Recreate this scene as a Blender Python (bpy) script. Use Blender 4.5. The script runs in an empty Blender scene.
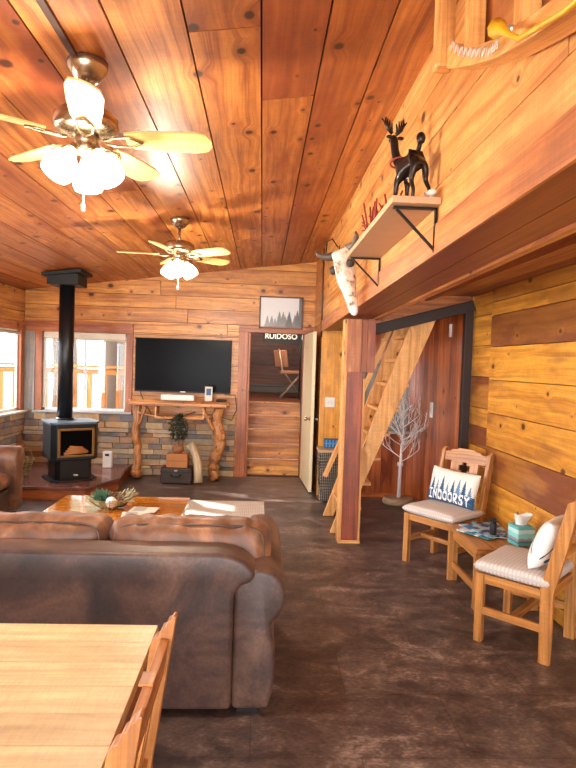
import bpy, bmesh, math, random
from mathutils import Vector, Matrix, noise
R = random.Random(7)
PI = math.pi
sc = bpy.context.scene
COL = sc.collection
rad = math.radians

# ------------------------------------------------------------------ colour + materials
def lin(h):
    h = h.lstrip('#')
    c = [int(h[i:i+2], 16)/255 for i in (0, 2, 4)]
    return tuple((x/12.92 if x <= .04045 else ((x+.055)/1.055)**2.4) for x in c) + (1,)

class NT:
    def __init__(s, name):
        s.m = bpy.data.materials.new(name); s.m.use_nodes = True
        s.t = s.m.node_tree; s.n = s.t.nodes; s.l = s.t.links
        s.b = s.n['Principled BSDF']
    def node(s, typ, **kw):
        x = s.n.new(typ)
        for k, v in kw.items(): setattr(x, k, v)
        return x
    def link(s, a, b): s.l.new(a, b)
    def math(s, op, a, b=None, c=None, clamp=False):
        x = s.n.new('ShaderNodeMath'); x.operation = op; x.use_clamp = clamp
        for i, v in enumerate((a, b, c)):
            if v is None: continue
            if isinstance(v, (int, float)): x.inputs[i].default_value = v
            else: s.l.new(v, x.inputs[i])
        return x.outputs[0]
    def comb(s, x, y, z=0):
        n = s.n.new('ShaderNodeCombineXYZ')
        for i, v in enumerate((x, y, z)):
            if isinstance(v, (int, float)): n.inputs[i].default_value = v
            else: s.l.new(v, n.inputs[i])
        return n.outputs[0]
    def noise(s, vec, scale=5, detail=3, rough=.5, dist=0):
        n = s.n.new('ShaderNodeTexNoise')
        n.inputs['Scale'].default_value = scale; n.inputs['Detail'].default_value = detail
        n.inputs['Roughness'].default_value = rough; n.inputs['Distortion'].default_value = dist
        if vec is not None: s.l.new(vec, n.inputs['Vector'])
        return n
    def mix(s, f, a, b, mode='MIX'):
        n = s.n.new('ShaderNodeMix'); n.data_type = 'RGBA'; n.blend_type = mode
        for i, v in ((0, f), (6, a), (7, b)):
            if isinstance(v, (int, float)): n.inputs[i].default_value = v
            elif isinstance(v, tuple): n.inputs[i].default_value = v
            else: s.l.new(v, n.inputs[i])
        return n.outputs[2]
    def ramp(s, f, stops, interp='LINEAR'):
        n = s.n.new('ShaderNodeValToRGB'); r = n.color_ramp; r.interpolation = interp
        while len(r.elements) < len(stops): r.elements.new(.5)
        for e, (p, c) in zip(r.elements, stops):
            e.position = p; e.color = c if isinstance(c, tuple) else lin(c)
        s.l.new(f, n.inputs[0]); return n.outputs[0]
    def smooth(s, v, a, b):
        n = s.n.new('ShaderNodeMapRange'); n.interpolation_type = 'SMOOTHSTEP'
        s.l.new(v, n.inputs[0]); n.inputs[1].default_value = a; n.inputs[2].default_value = b
        return n.outputs[0]
    def bump(s, h, strength=.2, dist=.01):
        n = s.n.new('ShaderNodeBump'); n.inputs['Strength'].default_value = strength
        n.inputs['Distance'].default_value = dist
        s.l.new(h, n.inputs['Height']); s.l.new(n.outputs[0], s.b.inputs['Normal'])

def plain(name, col, rough=.5, metal=0, emit=None, es=0, coat=0, bumpy=0, bscale=60):
    t = NT(name); b = t.b
    c = lin(col)
    tc = t.node('ShaderNodeTexCoord')
    nz = t.noise(tc.outputs['Object'], bscale if bumpy else 9, 3)
    v = t.math('MULTIPLY_ADD', nz.outputs[0], .22, .89)
    t.link(t.mix(1.0, c, t.comb(v, v, v), 'MULTIPLY'), b.inputs['Base Color'])
    b.inputs['Roughness'].default_value = rough; b.inputs['Metallic'].default_value = metal
    b.inputs['Coat Weight'].default_value = coat
    if emit: b.inputs['Emission Color'].default_value = lin(emit); b.inputs['Emission Strength'].default_value = es
    if bumpy: t.bump(nz.outputs[0], bumpy, .004)
    return t.m

def wood(name, light, mid, dark, red, knots=.5, rough=.45, coat=.0, fine=1.0, knotcol='#35130a', bump=.12, fs=1.0):
    """pine-like boards: UV u runs along the grain in metres, face attribute 'tone' 0..1 is the board's own colour"""
    t = NT(name); b = t.b
    uv = t.node('ShaderNodeUVMap'); uv.uv_map = 'UVMap'
    sp = t.node('ShaderNodeSeparateXYZ'); t.link(uv.outputs[0], sp.inputs[0])
    u, v = sp.outputs[0], sp.outputs[1]
    vo = t.node('ShaderNodeTexVoronoi'); vo.voronoi_dimensions = '2D'; vo.inputs['Scale'].default_value = 1
    t.link(t.comb(t.math('MULTIPLY', u, 3.4*fs), t.math('MULTIPLY', v, 4.4*fs)), vo.inputs['Vector'])
    d = vo.outputs['Distance']
    sc_ = t.node('ShaderNodeSeparateColor'); t.link(vo.outputs['Color'], sc_.inputs[0])
    has = t.math('LESS_THAN', sc_.outputs[0], knots)
    size = t.math('MULTIPLY_ADD', t.math('POWER', sc_.outputs[1], 2.5), .13, .035)
    rel = t.math('DIVIDE', d, size)
    near = t.math('MULTIPLY', t.math('SUBTRACT', 1, t.smooth(rel, .6, 3.6)), has)
    low = t.noise(t.comb(t.math('MULTIPLY', u, .9), t.math('MULTIPLY', v, 3.2)), 1, 2)
    warp = t.math('ADD', t.math('MULTIPLY_ADD', low.outputs[0], .11, v), t.math('MULTIPLY', near, .035))
    broad = t.noise(t.comb(t.math('MULTIPLY', u, .55*fs), t.math('MULTIPLY', warp, 26*fs)), 1, 3, .55)
    finen = t.noise(t.comb(t.math('MULTIPLY', u, 3.0*fs), t.math('MULTIPLY', warp, 150*fine*fs)), 1, 3, .6)
    patch = t.noise(t.comb(t.math('MULTIPLY', u, 1.1), t.math('MULTIPLY', v, 4)), 1, 3, .6)
    f = t.math('ADD', t.math('MULTIPLY', broad.outputs[0], .75), t.math('MULTIPLY', finen.outputs[0], .35))
    col = t.ramp(f, [(.34, light), (.52, mid), (.70, dark)])
    at = t.node('ShaderNodeAttribute'); at.attribute_name = 'tone'
    tone = t.math('ADD', at.outputs['Fac'], t.math('MULTIPLY', t.smooth(patch.outputs[0], .48, .66), .5), clamp=True)
    redc = t.mix(f, lin(red), tuple(x*.45 for x in lin(red)[:3])+(1,))
    col = t.mix(tone, col, redc)
    ring = t.math('MULTIPLY', t.math('SUBTRACT', 1, t.smooth(rel, .8, 2.2)), has)
    col = t.mix(t.math('MULTIPLY', ring, .55), col, lin(dark))
    kn = t.math('MULTIPLY', t.math('SUBTRACT', 1, t.smooth(rel, .5, 1.0)), has)
    col = t.mix(t.math('MULTIPLY', kn, .9), col, lin(knotcol))
    saw = t.noise(t.comb(t.math('MULTIPLY', u, 70*fs), t.math('MULTIPLY', v, 9*fs)), 1, 3, .7)
    cloud = t.noise(t.comb(t.math('MULTIPLY', u, 5), t.math('MULTIPLY', v, 14)), 1, 4, .65)
    sv = t.math('ADD', t.math('MULTIPLY_ADD', saw.outputs[0], .45, .36), t.math('MULTIPLY', cloud.outputs[0], .85))
    col = t.mix(1.0, col, t.comb(sv, sv, sv), 'MULTIPLY')
    t.link(col, b.inputs['Base Color'])
    r = t.math('MULTIPLY_ADD', broad.outputs[0], .2, rough-.1); t.link(r, b.inputs['Roughness'])
    b.inputs['Coat Weight'].default_value = coat; b.inputs['Coat Roughness'].default_value = .28
    t.bump(t.math('ADD', finen.outputs[0], t.math('MULTIPLY', broad.outputs[0], 1.5)), bump, .003)
    return t.m

def vcol(name, rough=.8, spec=.3):
    t = NT(name)
    a = t.node('ShaderNodeAttribute'); a.attribute_name = 'paint'
    t.link(a.outputs['Color'], t.b.inputs['Base Color']); t.b.inputs['Roughness'].default_value = rough
    t.b.inputs['Specular IOR Level'].default_value = spec
    return t.m

M = {}
M['ceil'] = wood('ceiling_pine', '#dd9c52', '#c67c38', '#8c4a20', '#a4512a', .7, .44, .06)
M['wall'] = wood('wall_pine', '#ebb263', '#d89646', '#a8642c', '#b06434', .42, .42, .15)
M['wallr'] = wood('amber_pine', '#f0b44c', '#e09c36', '#b87424', '#94502a', .45, .38, .25)
M['upper'] = wood('blond_pine', '#efbc78', '#dfa25a', '#b87434', '#bc7038', .4, .5, .0)
M['beam'] = wood('red_fir', '#e0a05c', '#c67c40', '#96522a', '#984a28', .15, .42, .1)
M['redpost'] = wood('stained_fir', '#b5633c', '#9c4c2c', '#6e321c', '#84402a', .3, .45, .1)
M['vert'] = wood('varnished_boards', '#e08e4c', '#cc7038', '#944a22', '#8c3a1c', .25, .16, .5)
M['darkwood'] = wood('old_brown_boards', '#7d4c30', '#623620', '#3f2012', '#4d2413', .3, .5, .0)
M['trim'] = wood('trim_wood', '#cf8850', '#b86c3a', '#8c4c28', '#8c4626', .15, .42, .1)
M['ladder'] = wood('raw_pine', '#f0c283', '#e0a866', '#c5864a', '#c07a40', .35, .55, .0)
M['oak'] = wood('golden_oak', '#cc9456', '#b87c40', '#8c5a2c', '#9c6232', .03, .4, .15, 1.4, fs=1.6)
M['tabletop'] = wood('pale_butcher_block', '#ecd8aa', '#e2cb9a', '#ceb07e', '#dabf8c', .0, .42, .1, 1.2, fs=1.4)
M['coffee'] = wood('orange_oak_gloss', '#dd9438', '#cf842a', '#a25c18', '#b86d22', .05, .1, 1.0)
M['coffee'].node_tree.nodes['Principled BSDF'].inputs['Coat Roughness'].default_value = .06
M['log'] = wood('peeled_log', '#e0aa6a', '#c08048', '#70401f', '#5e3218', .7, .5, .1, fs=2.2)
M['fanblade'] = wood('blond_blade', '#e8cf96', '#e0c280', '#cfac66', '#d8b672', .0, .45, .1)
M['door'] = plain('pale_cream_door', '#ead9b2', .5)
M['birch'] = wood('birch_bark', '#efe6d2', '#d8c6a4', '#a88e68', '#cbb48c', .2, .7, fs=2)
M['grey_wood'] = wood('weathered_board', '#b5afa6', '#9c958c', '#78706a', '#8c847a', .1, .7)
M['deck'] = wood('deck_cedar', '#e2a560', '#cf8c48', '#a5662f', '#b06a30', .1, .7)

M['black'] = plain('black_metal', '#15161a', .38, .3)
M['iron'] = plain('dark_iron', '#1d1a1a', .45, .6)
M['stove'] = plain('charcoal_stove_steel', '#20262c', .33, .5)
M['brassy'] = plain('brass_frame', '#8c6a3c', .32, .8)
M['nickel'] = plain('antique_nickel', '#a8967c', .24, .9)
M['chain'] = plain('bright_chain', '#c9c3b8', .35, .8)
M['white'] = plain('white_plastic', '#e8e6e0', .45)
M['cream'] = plain('cream_paint', '#d9d2c2', .6)
M['greypaint'] = plain('grey_paint', '#a9a7a4', .6)
M['screen'] = plain('tv_screen', '#050506', .22)
M['screen'].node_tree.nodes['Principled BSDF'].inputs['Specular IOR Level'].default_value = .05
M['darkblk'] = plain('matte_black', '#0b0b0c', .6)
M['suitcase'] = plain('brown_case', '#3b2f2a', .6, bumpy=.2)
M['card'] = plain('cardboard', '#b5794a', .85)
M['leaf'] = plain('olive_leaf', '#33402b', .7)
M['leaf2'] = plain('teal_green_sprig', '#3c6a50', .7)
M['terracotta'] = plain('clay_pot', '#94603c', .8)
M['bark'] = plain('bark', '#6b5a4c', .95, bumpy=.9, bscale=14)
M['pinefol'] = plain('pine_foliage', '#5f7a58', .9)
M['seat'] = None
M['dkgreen'] = plain('dark_teal_cloth', '#16231f', .9)
M['yellow'] = plain('yellow_plastic', '#d9a520', .4)
M['blue'] = plain('blue_box', '#1f4f85', .5)
M['red'] = plain('red_twig', '#8e2f22', .7)
def m_bone():
    t = NT('weathered_bone'); tc = t.node('ShaderNodeTexCoord'); n = t.noise(tc.outputs['Object'], 16, 5, .65)
    t.link(t.ramp(n.outputs[0], [(.36, '#8a6a50'), (.45, '#d8c8b4'), (.55, '#eee8de')]), t.b.inputs['Base Color']); t.b.inputs['Roughness'].default_value = .75
    t.bump(n.outputs[0], .8, .01); return t.m
M['bone'] = m_bone()
M['horn'] = plain('horn', '#4f463e', .45)
M['bronze'] = plain('bronze_deer', '#2a221e', .3, .6)
M['wirem'] = plain('wire_brass', '#8f8450', .5, .5)
M['twig'] = plain('white_branch', '#ece8e4', .6)
M['slice'] = plain('log_slice', '#a58a6c', .8, bumpy=.4)
M['ash'] = plain('fire_brick', '#a0683a', .8)
M['ground'] = plain('pale_ground', '#b9ab9a', .95)
M['backing'] = plain('gap_shadow_board', '#2c1509', .9)
M['ball'] = plain('white_ball', '#e6e0d8', .7, bumpy=.6, bscale=40)
M['cone'] = plain('pine_cone', '#6d5340', .8, bumpy=.6, bscale=40)
M['tissue'] = plain('tissue', '#f0efec', .8)
M['chairmetal'] = plain('pale_tube', '#b9a890', .4, .5)
M['tan'] = plain('tan_cushion', '#a9765a', .8)
M['heater'] = plain('heater_enamel', '#55504a', .5)
M['cablek'] = plain('black_cable', '#101010', .5)

def m_leather():
    t = NT('brown_microsuede'); b = t.b
    tc = t.node('ShaderNodeTexCoord')
    n1 = t.noise(tc.outputs['Object'], 3.2, 5, .6, .6); n2 = t.noise(tc.outputs['Object'], 60, 3)
    f = t.math('ADD', t.math('MULTIPLY', n1.outputs[0], .85), t.math('MULTIPLY', n2.outputs[0], .15))
    t.link(t.ramp(f, [(.34, '#2f2422'), (.5, '#4a3833'), (.66, '#735849')]), b.inputs['Base Color'])
    b.inputs['Roughness'].default_value = .48
    b.inputs['Sheen Weight'].default_value = .15; b.inputs['Sheen Roughness'].default_value = .4
    b.inputs['Sheen Tint'].default_value = lin('#e0b090')
    t.bump(n2.outputs[0], .12, .003)
    return t.m
M['leather'] = m_leather()
def m_leather2():
    t = NT('tan_brown_cushion_suede'); b = t.b
    tc = t.node('ShaderNodeTexCoord')
    n1 = t.noise(tc.outputs['Object'], 5, 5, .6, .6); n2 = t.noise(tc.outputs['Object'], 60, 3)
    t.link(t.ramp(n1.outputs[0], [(.34, '#4e3222'), (.5, '#70492f'), (.66, '#9a6a48')]), b.inputs['Base Color'])
    b.inputs['Roughness'].default_value = .5
    b.inputs['Sheen Weight'].default_value = .08
    t.bump(n2.outputs[0], .12, .003)
    return t.m
M['leather2'] = m_leather2()

def m_floor():
    t = NT('mottled_slate_vinyl'); b = t.b
    tc = t.node('ShaderNodeTexCoord'); o = tc.outputs['Object']
    mp = t.node('ShaderNodeMapping'); t.link(o, mp.inputs[0]); mp.inputs['Scale'].default_value = (1.4, 2.6, 1); mp.inputs['Rotation'].default_value = (0, 0, .25)
    n1 = t.noise(mp.outputs[0], 1.6, 8, .68, .8)
    n2 = t.noise(o, 9, 6, .7, .6); n3 = t.noise(mp.outputs[0], 30, 4, .6)
    f = t.math('ADD', t.math('ADD', t.math('MULTIPLY', n1.outputs[0], .5), t.math('MULTIPLY', n2.outputs[0], .3)), t.math('MULTIPLY', n3.outputs[0], .2))
    br = t.node('ShaderNodeTexBrick'); t.link(o, br.inputs['Vector'])
    br.inputs['Scale'].default_value = 1; br.inputs['Brick Width'].default_value = .92; br.inputs['Row Height'].default_value = .46
    br.inputs['Mortar Size'].default_value = .0025; br.inputs['Color1'].default_value = (1.12, 1.12, 1.12, 1); br.inputs['Color2'].default_value = (.86, .86, .86, 1)
    br.inputs['Mortar'].default_value = (.6, .6, .6, 1); br.offset = .5
    c = t.ramp(f, [(.37, '#2a2224'), (.46, '#473b39'), (.54, '#65554f'), (.63, '#9c8a80')])
    c = t.mix(1.0, c, br.outputs[0], 'MULTIPLY')
    t.link(c, b.inputs['Base Color'])
    t.link(t.math('MULTIPLY_ADD', n2.outputs[0], .3, .22), b.inputs['Roughness'])
    t.bump(f, .25, .004)
    return t.m
M['floor'] = m_floor()

def m_stone():
    t = NT('stacked_stone'); b = t.b
    tc = t.node('ShaderNodeTexCoord'); o = tc.outputs['Object']
    at = t.node('ShaderNodeAttribute'); at.attribute_name = 'tone'
    c = t.ramp(at.outputs['Fac'], [(0, '#5a524a'), (.2, '#8e867e'), (.4, '#c9ad84'), (.55, '#a4866a'), (.7, '#696a70'), (.85, '#d8b888'), (1, '#a89e92')])
    n = t.noise(o, 22, 6, .65); n2 = t.noise(o, 5, 3)
    v = t.math('MULTIPLY_ADD', n.outputs[0], .9, .55)
    c = t.mix(1.0, c, t.comb(v, v, v), 'MULTIPLY')
    c = t.mix(t.math('MULTIPLY', t.smooth(n2.outputs[0], .48, .62), .4), c, lin('#c98a48'))
    t.link(c, b.inputs['Base Color']); b.inputs['Roughness'].default_value = .8
    t.bump(n.outputs[0], .6, .01)
    return t.m
M['stone'] = m_stone()

def m_hearth():
    t = NT('hearth_tile'); b = t.b
    tc = t.node('ShaderNodeTexCoord'); o = tc.outputs['Object']
    br = t.node('ShaderNodeTexBrick'); t.link(o, br.inputs['Vector']); br.offset = 0
    br.inputs['Scale'].default_value = 1; br.inputs['Brick Width'].default_value = .3; br.inputs['Row Height'].default_value = .3
    br.inputs['Mortar Size'].default_value = .005
    br.inputs['Color1'].default_value = lin('#8a5a50'); br.inputs['Color2'].default_value = lin('#6d4640'); br.inputs['Mortar'].default_value = lin('#4a3630')
    n = t.noise(o, 12, 4)
    v = t.math('MULTIPLY_ADD', n.outputs[0], .6, .7)
    t.link(t.mix(1.0, br.outputs[0], t.comb(v, v, v), 'MULTIPLY'), b.inputs['Base Color'])
    b.inputs['Roughness'].default_value = .2
    return t.m
M['hearth'] = m_hearth()

def m_weave(name, c1, c2, sx, sy, rough=.8, axis=0):
    t = NT(name); b = t.b
    tc = t.node('ShaderNodeTexCoord'); o = tc.outputs['Object']
    w1 = t.node('ShaderNodeTexWave'); w1.bands_direction = 'XY'[axis] if axis < 2 else 'Z'
    w1.inputs['Scale'].default_value = sx; w1.inputs['Distortion'].default_value = 1.0; t.link(o, w1.inputs[0])
    w2 = t.node('ShaderNodeTexWave'); w2.bands_direction = 'Z' if axis == 0 and sy > 0 else 'Y'
    w2.inputs['Scale'].default_value = abs(sy); w2.inputs['Distortion'].default_value = .6; t.link(o, w2.inputs[0])
    f = t.math('MULTIPLY', w1.outputs['Fac'], w2.outputs['Fac'])
    t.link(t.ramp(f, [(.05, c2), (.5, c1)]), b.inputs['Base Color'])
    b.inputs['Roughness'].default_value = rough
    t.bump(f, .25, .003)
    return t.m
M['wicker'] = m_weave('grey_wicker', '#a39a8c', '#2c2621', 14, 18)
M['rug'] = m_weave('pale_striped_rug', '#ded6ca', '#bdb2a6', 16, -5)
M['fabric'] = m_weave('beige_seat_fabric', '#d4ccc6', '#beb4ac', 14, -14, .9)

def m_glass():
    t = NT('window_glass'); tr = t.node('ShaderNodeBsdfTransparent'); gl = t.node('ShaderNodeBsdfGlossy'); gl.inputs['Roughness'].default_value = .02
    fr = t.node('ShaderNodeLayerWeight'); fr.inputs[0].default_value = .5
    mx = t.node('ShaderNodeMixShader'); t.link(t.math('MULTIPLY_ADD', t.math('POWER', fr.outputs['Facing'], 5), .4, .03), mx.inputs[0]); t.link(tr.outputs[0], mx.inputs[1]); t.link(gl.outputs[0], mx.inputs[2])
    t.link(mx.outputs[0], t.n['Material Output'].inputs['Surface']); return t.m
M['glass'] = m_glass()
def m_shade(name, es):
    t = NT(name)
    t.b.inputs['Base Color'].default_value = lin('#fff6e6'); t.b.inputs['Roughness'].default_value = .3
    t.b.inputs['Emission Color'].default_value = lin('#fff1d8'); t.b.inputs['Emission Strength'].default_value = es
    return t.m
M['shade'] = m_shade('lit_frosted_glass', 9)
M['paint'] = vcol('painted_cloth', .85)
M['print'] = vcol('printed_picture', .35, .5)

# ------------------------------------------------------------------ mesh builder
class B:
    def __init__(s):
        s.bm = bmesh.new(); s.uv = s.bm.loops.layers.uv.new('UVMap')
        s.tone = s.bm.faces.layers.float.new('tone')
        s.pc = None
    def _fin(s, verts, faces, g, tone, mi, mat, smooth):
        off = (R.uniform(0, 40), R.uniform(0, 40))
        for f in faces:
            f.normal_update(); n = f.normal
            ax = max(range(3), key=lambda i: abs(n[i]))
            if ax == g: a, b_ = [i for i in range(3) if i != g]
            else: a = g; b_ = [i for i in range(3) if i not in (g, ax)][0]
            for l in f.loops: l[s.uv].uv = (l.vert.co[a]+off[0]+ax*.37, l.vert.co[b_]+off[1]+ax*.13)
            f[s.tone] = tone; f.material_index = mi; f.smooth = smooth
        if mat is not None:
            for v in verts: v.co = mat @ v.co
        return verts
    def raw(s, vs, fs, g=0, tone=0., mi=0, mat=None, smooth=False):
        verts = [s.bm.verts.new(v) for v in vs]
        faces = []
        for f in fs:
            try: faces.append(s.bm.faces.new([verts[i] for i in f]))
            except ValueError: pass
        return s._fin(verts, faces, g, tone, mi, mat, smooth)
    def box(s, c, d, rot=None, tone=0., mi=0, g=None, taper=1.):
        x, y, z = (k/2 for k in d)
        t = taper
        vs = [(-x, -y, -z), (x, -y, -z), (x, y, -z), (-x, y, -z), (-x*t, -y*t, z), (x*t, -y*t, z), (x*t, y*t, z), (-x*t, y*t, z)]
        fs = [(0, 3, 2, 1), (4, 5, 6, 7), (0, 1, 5, 4), (1, 2, 6, 5), (2, 3, 7, 6), (3, 0, 4, 7)]
        if g is None: g = max(range(3), key=lambda i: d[i])
        mat = Matrix.Translation(Vector(c))
        if rot is not None: mat = mat @ (rot if isinstance(rot, Matrix) else Matrix.Rotation(rot, 4, 'Z'))
        return s.raw(vs, fs, g, tone, mi, mat)
    def bb(s, a, b, **k):   # box from two corners
        return s.box([(p+q)/2 for p, q in zip(a, b)], [abs(q-p) for p, q in zip(a, b)], **k)
    def bar(s, p, q, w, t, up=(0, 0, 1), **k):   # board from p to q, w across (perp. to up), t along up
        p, q = Vector(p), Vector(q); d = q-p; L = d.length; X = d.normalized(); Zu = Vector(up)
        Y = Zu.cross(X)
        if Y.length < 1e-4: Y = Vector((0, 1, 0)).cross(X)
        Y.normalize(); Z = X.cross(Y)
        m = Matrix((X, Y, Z)).transposed().to_4x4()
        m.translation = (p+q)/2
        x, y, z = L/2, w/2, t/2
        vs = [(-x, -y, -z), (x, -y, -z), (x, y, -z), (-x, y, -z), (-x, -y, z), (x, -y, z), (x, y, z), (-x, y, z)]
        fs = [(0, 3, 2, 1), (4, 5, 6, 7), (0, 1, 5, 4), (1, 2, 6, 5), (2, 3, 7, 6), (3, 0, 4, 7)]
        return s.raw(vs, fs, 0, k.get('tone', 0.), k.get('mi', 0), m)
    def prism(s, pts, h, mat=None, g=0, tone=0., mi=0, smooth=False):   # outline in XY, height h along Z
        n = len(pts)
        vs = [(x, y, 0) for x, y in pts]+[(x, y, h) for x, y in pts]
        fs = [tuple(range(n))[::-1], tuple(range(n, 2*n))]+[(i, (i+1) % n, n+(i+1) % n, n+i) for i in range(n)]
        return s.raw(vs, fs, g, tone, mi, mat, smooth)
    def tube(s, pts, r, n=8, tone=0., mi=0, caps=True):
        pts = [Vector(p) for p in pts]; rs = r if isinstance(r, (list, tuple)) else [r]*len(pts)
        rings = []; prev = None; L = 0; vs = []; Ls = []
        for i, p in enumerate(pts):
            t = (pts[min(i+1, len(pts)-1)]-pts[max(i-1, 0)]).normalized()
            a = prev if prev is not None else Vector((0, 0, 1)) if abs(t.z) < .9 else Vector((1, 0, 0))
            a = (a-t*a.dot(t)).normalized(); prev = a; b_ = t.cross(a)
            if i: L += (p-pts[i-1]).length
            Ls.append(L)
            vs += [p+(a*math.cos(2*PI*k/n)+b_*math.sin(2*PI*k/n))*rs[i] for k in range(n)]
        verts = [s.bm.verts.new(v) for v in vs]
        off = (R.uniform(0, 30), R.uniform(0, 30))
        for i in range(len(pts)-1):
            for k in range(n):
                k2 = (k+1) % n
                f = s.bm.faces.new((verts[i*n+k], verts[i*n+k2], verts[(i+1)*n+k2], verts[(i+1)*n+k]))
                f.smooth = True; f[s.tone] = tone; f.material_index = mi
                rr = 2*PI*rs[i]/n
                for l, (uu, vv) in zip(f.loops, ((Ls[i], k), (Ls[i], k+1), (Ls[i+1], k+1), (Ls[i+1], k))):
                    l[s.uv].uv = (uu+off[0], vv*rr+off[1])
        if caps:
            for ring in (verts[:n][::-1], verts[-n:]):
                try: f = s.bm.faces.new(ring); f[s.tone] = tone; f.material_index = mi
                except ValueError: pass
        return verts
    def lathe(s, prof, c=(0, 0, 0), n=24, mat=None, mi=0, tone=0., sx=1, sy=1):
        vs = []; fs = []
        for r, z in prof: vs += [(max(r, 1e-4)*math.cos(2*PI*k/n)*sx, max(r, 1e-4)*math.sin(2*PI*k/n)*sy, z) for k in range(n)]
        for i in range(len(prof)-1):
            for k in range(n): fs.append((i*n+k, i*n+(k+1) % n, (i+1)*n+(k+1) % n, (i+1)*n+k))
        fs.append(tuple(range(n))[::-1]); fs.append(tuple(range((len(prof)-1)*n, len(prof)*n)))
        m = Matrix.Translation(Vector(c))
        if mat is not None: m = m @ mat
        return s.raw(vs, fs, 2, tone, mi, m, True)
    def ball(s, c, r, sc3=(1, 1, 1), n=14, mat=None, mi=0, tone=0.):
        prof = [(math.sin(PI*i/n)*r, -math.cos(PI*i/n)*r) for i in range(n+1)]
        m = Matrix.Translation(Vector(c))
        if mat is not None: m = m @ mat
        m = m @ Matrix.Diagonal((*sc3, 1))
        return s.lathe(prof, (0, 0, 0), n+4, m, mi, tone)
    def pillow(s, w, h, t, mat=None, nx=40, ny=24, puff=.5, wr=0., paint=None, seed=0, corner=.06):
        """soft cushion in local XY, thickness Z"""
        vs = []; cols = []
        if paint and s.pc is None: s.pc = s.bm.verts.layers.float_color.new('paint')
        for side in (1, -1):
            for j in range(ny+1):
                for i in range(nx+1):
                    a, b_ = i/nx*2-1, j/ny*2-1
                    prof = (max(0, 1-abs(a)**3.2)*max(0, 1-abs(b_)**3.2))**puff
                    pin = 1-corner*(a*a*b_*b_ > 0)*(1-max(abs(a), abs(b_)))*0
                    x = a*w/2*(1-corner*(b_*b_)*0-corner*(1-abs(b_))*abs(a)**2*.6)
                    y = b_*h/2*(1-corner*(1-abs(a))*abs(b_)**2*.9)
                    z = side*t/2*prof
                    if wr: z += side*wr*prof*(noise.noise(Vector((a*w*9+seed, b_*h*4, side+seed)))+.6*noise.noise(Vector((a*w*24, b_*h*7+seed, seed))))
                    vs.append((x, y, z))
                    cols.append(paint(a*.5+.5, b_*.5+.5, side) if paint else None)
        fs = []; N = (nx+1)*(ny+1)
        for j in range(ny):
            for i in range(nx):
                a = j*(nx+1)+i
                fs.append((a, a+1, a+nx+2, a+nx+1)); fs.append((N+a, N+a+nx+1, N+a+nx+2, N+a+1))
        verts = s.raw(vs, fs, 0, 0., 0, mat, True)
        if paint:
            for v, c in zip(verts, cols): v[s.pc] = c
        s.bm.verts.ensure_lookup_table()
        bmesh.ops.remove_doubles(s.bm, verts=verts, dist=1e-5)
    def rbox(s, w, h, t, r, mat, n=30, wr=0., seed=0, bulge=.02):
        import itertools
        hx, hy, hz = w/2, h/2, t/2; vs = []; fs = []
        for ax in range(3):
            for sg in (-1, 1):
                base = len(vs); nu = n if ax else n; nv = n
                for j in range(nv+1):
                    for i in range(nu+1):
                        a, b_ = math.sin((i/nu-.5)*PI)*.35+(i/nu*2-1)*.65, math.sin((j/nv-.5)*PI)*.35+(j/nv*2-1)*.65
                        p = [0, 0, 0]; p[ax] = sg; p[(ax+1) % 3] = a; p[(ax+2) % 3] = b_
                        P = Vector((p[0]*hx, p[1]*hy, p[2]*hz))
                        q = Vector((max(-hx+r, min(hx-r, P.x)), max(-hy+r, min(hy-r, P.y)), max(-hz+r, min(hz-r, P.z))))
                        d = P-q; d = d.normalized() if d.length > 1e-6 else Vector((0, 0, 0))
                        o = q+d*r
                        o.z += (1 if p[2] > 0 else -1)*bulge*(1-p[0]**2)*(1-p[1]**2)*abs(p[2])
                        if wr:
                            e = max(0, o.y/hy)**2
                            k = noise.noise(Vector((o.x*22+seed, o.y*5, o.z*5)))*e+.7*noise.noise(Vector((o.x*6+seed, o.y*6, o.z*4)))
                            o += d*wr*k*1.6
                        vs.append(tuple(o))
                for j in range(nv):
                    for i in range(nu):
                        a = base+j*(nu+1)+i; fs.append((a, a+1, a+nu+2, a+nu+1) if sg > 0 else (a, a+nu+1, a+nu+2, a+1))
        verts = s.raw(vs, fs, 0, 0., 0, mat, True)
        bmesh.ops.remove_doubles(s.bm, verts=verts, dist=1e-4)
    def build(s, name, mat, parent=None, bev=0, seg=2, smooth=False, sub=0, recalc=True, origin=None):
        if recalc: bmesh.ops.recalc_face_normals(s.bm, faces=s.bm.faces[:])
        me = bpy.data.meshes.new(name)
        if parent is not None: o0 = ORG[parent.name]
        elif origin is not None: o0 = Vector(origin)
        else:
            xs = [v.co for v in s.bm.verts]
            lo = Vector([min(v[i] for v in xs) for i in range(3)]); hi = Vector([max(v[i] for v in xs) for i in range(3)])
            o0 = Vector(((lo.x+hi.x)/2, (lo.y+hi.y)/2, lo.z))
        for v in s.bm.verts: v.co -= o0
        s.bm.to_mesh(me); s.bm.free()
        for m in (mat if isinstance(mat, (list, tuple)) else [mat]): me.materials.append(m)
        o = bpy.data.objects.new(name, me); COL.objects.link(o)
        if parent is not None: o.parent = parent
        else: o.location = o0
        ORG[o.name] = o0
        if bev:
            b = o.modifiers.new('bev', 'BEVEL'); b.width = bev; b.segments = seg; b.limit_method = 'ANGLE'; b.angle_limit = rad(40)
            if smooth:
                for p in me.polygons: p.use_smooth = True
        if sub:
            b = o.modifiers.new('sub', 'SUBSURF'); b.levels = sub; b.render_levels = sub
            for p in me.polygons: p.use_smooth = True
        return o
ORG = {}
def tag(o, label=None, cat=None, group=None, kind=None):
    if label: o['label'] = label
    if cat: o['category'] = cat
    if group: o['group'] = group
    if kind: o['kind'] = kind
    return o
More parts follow.
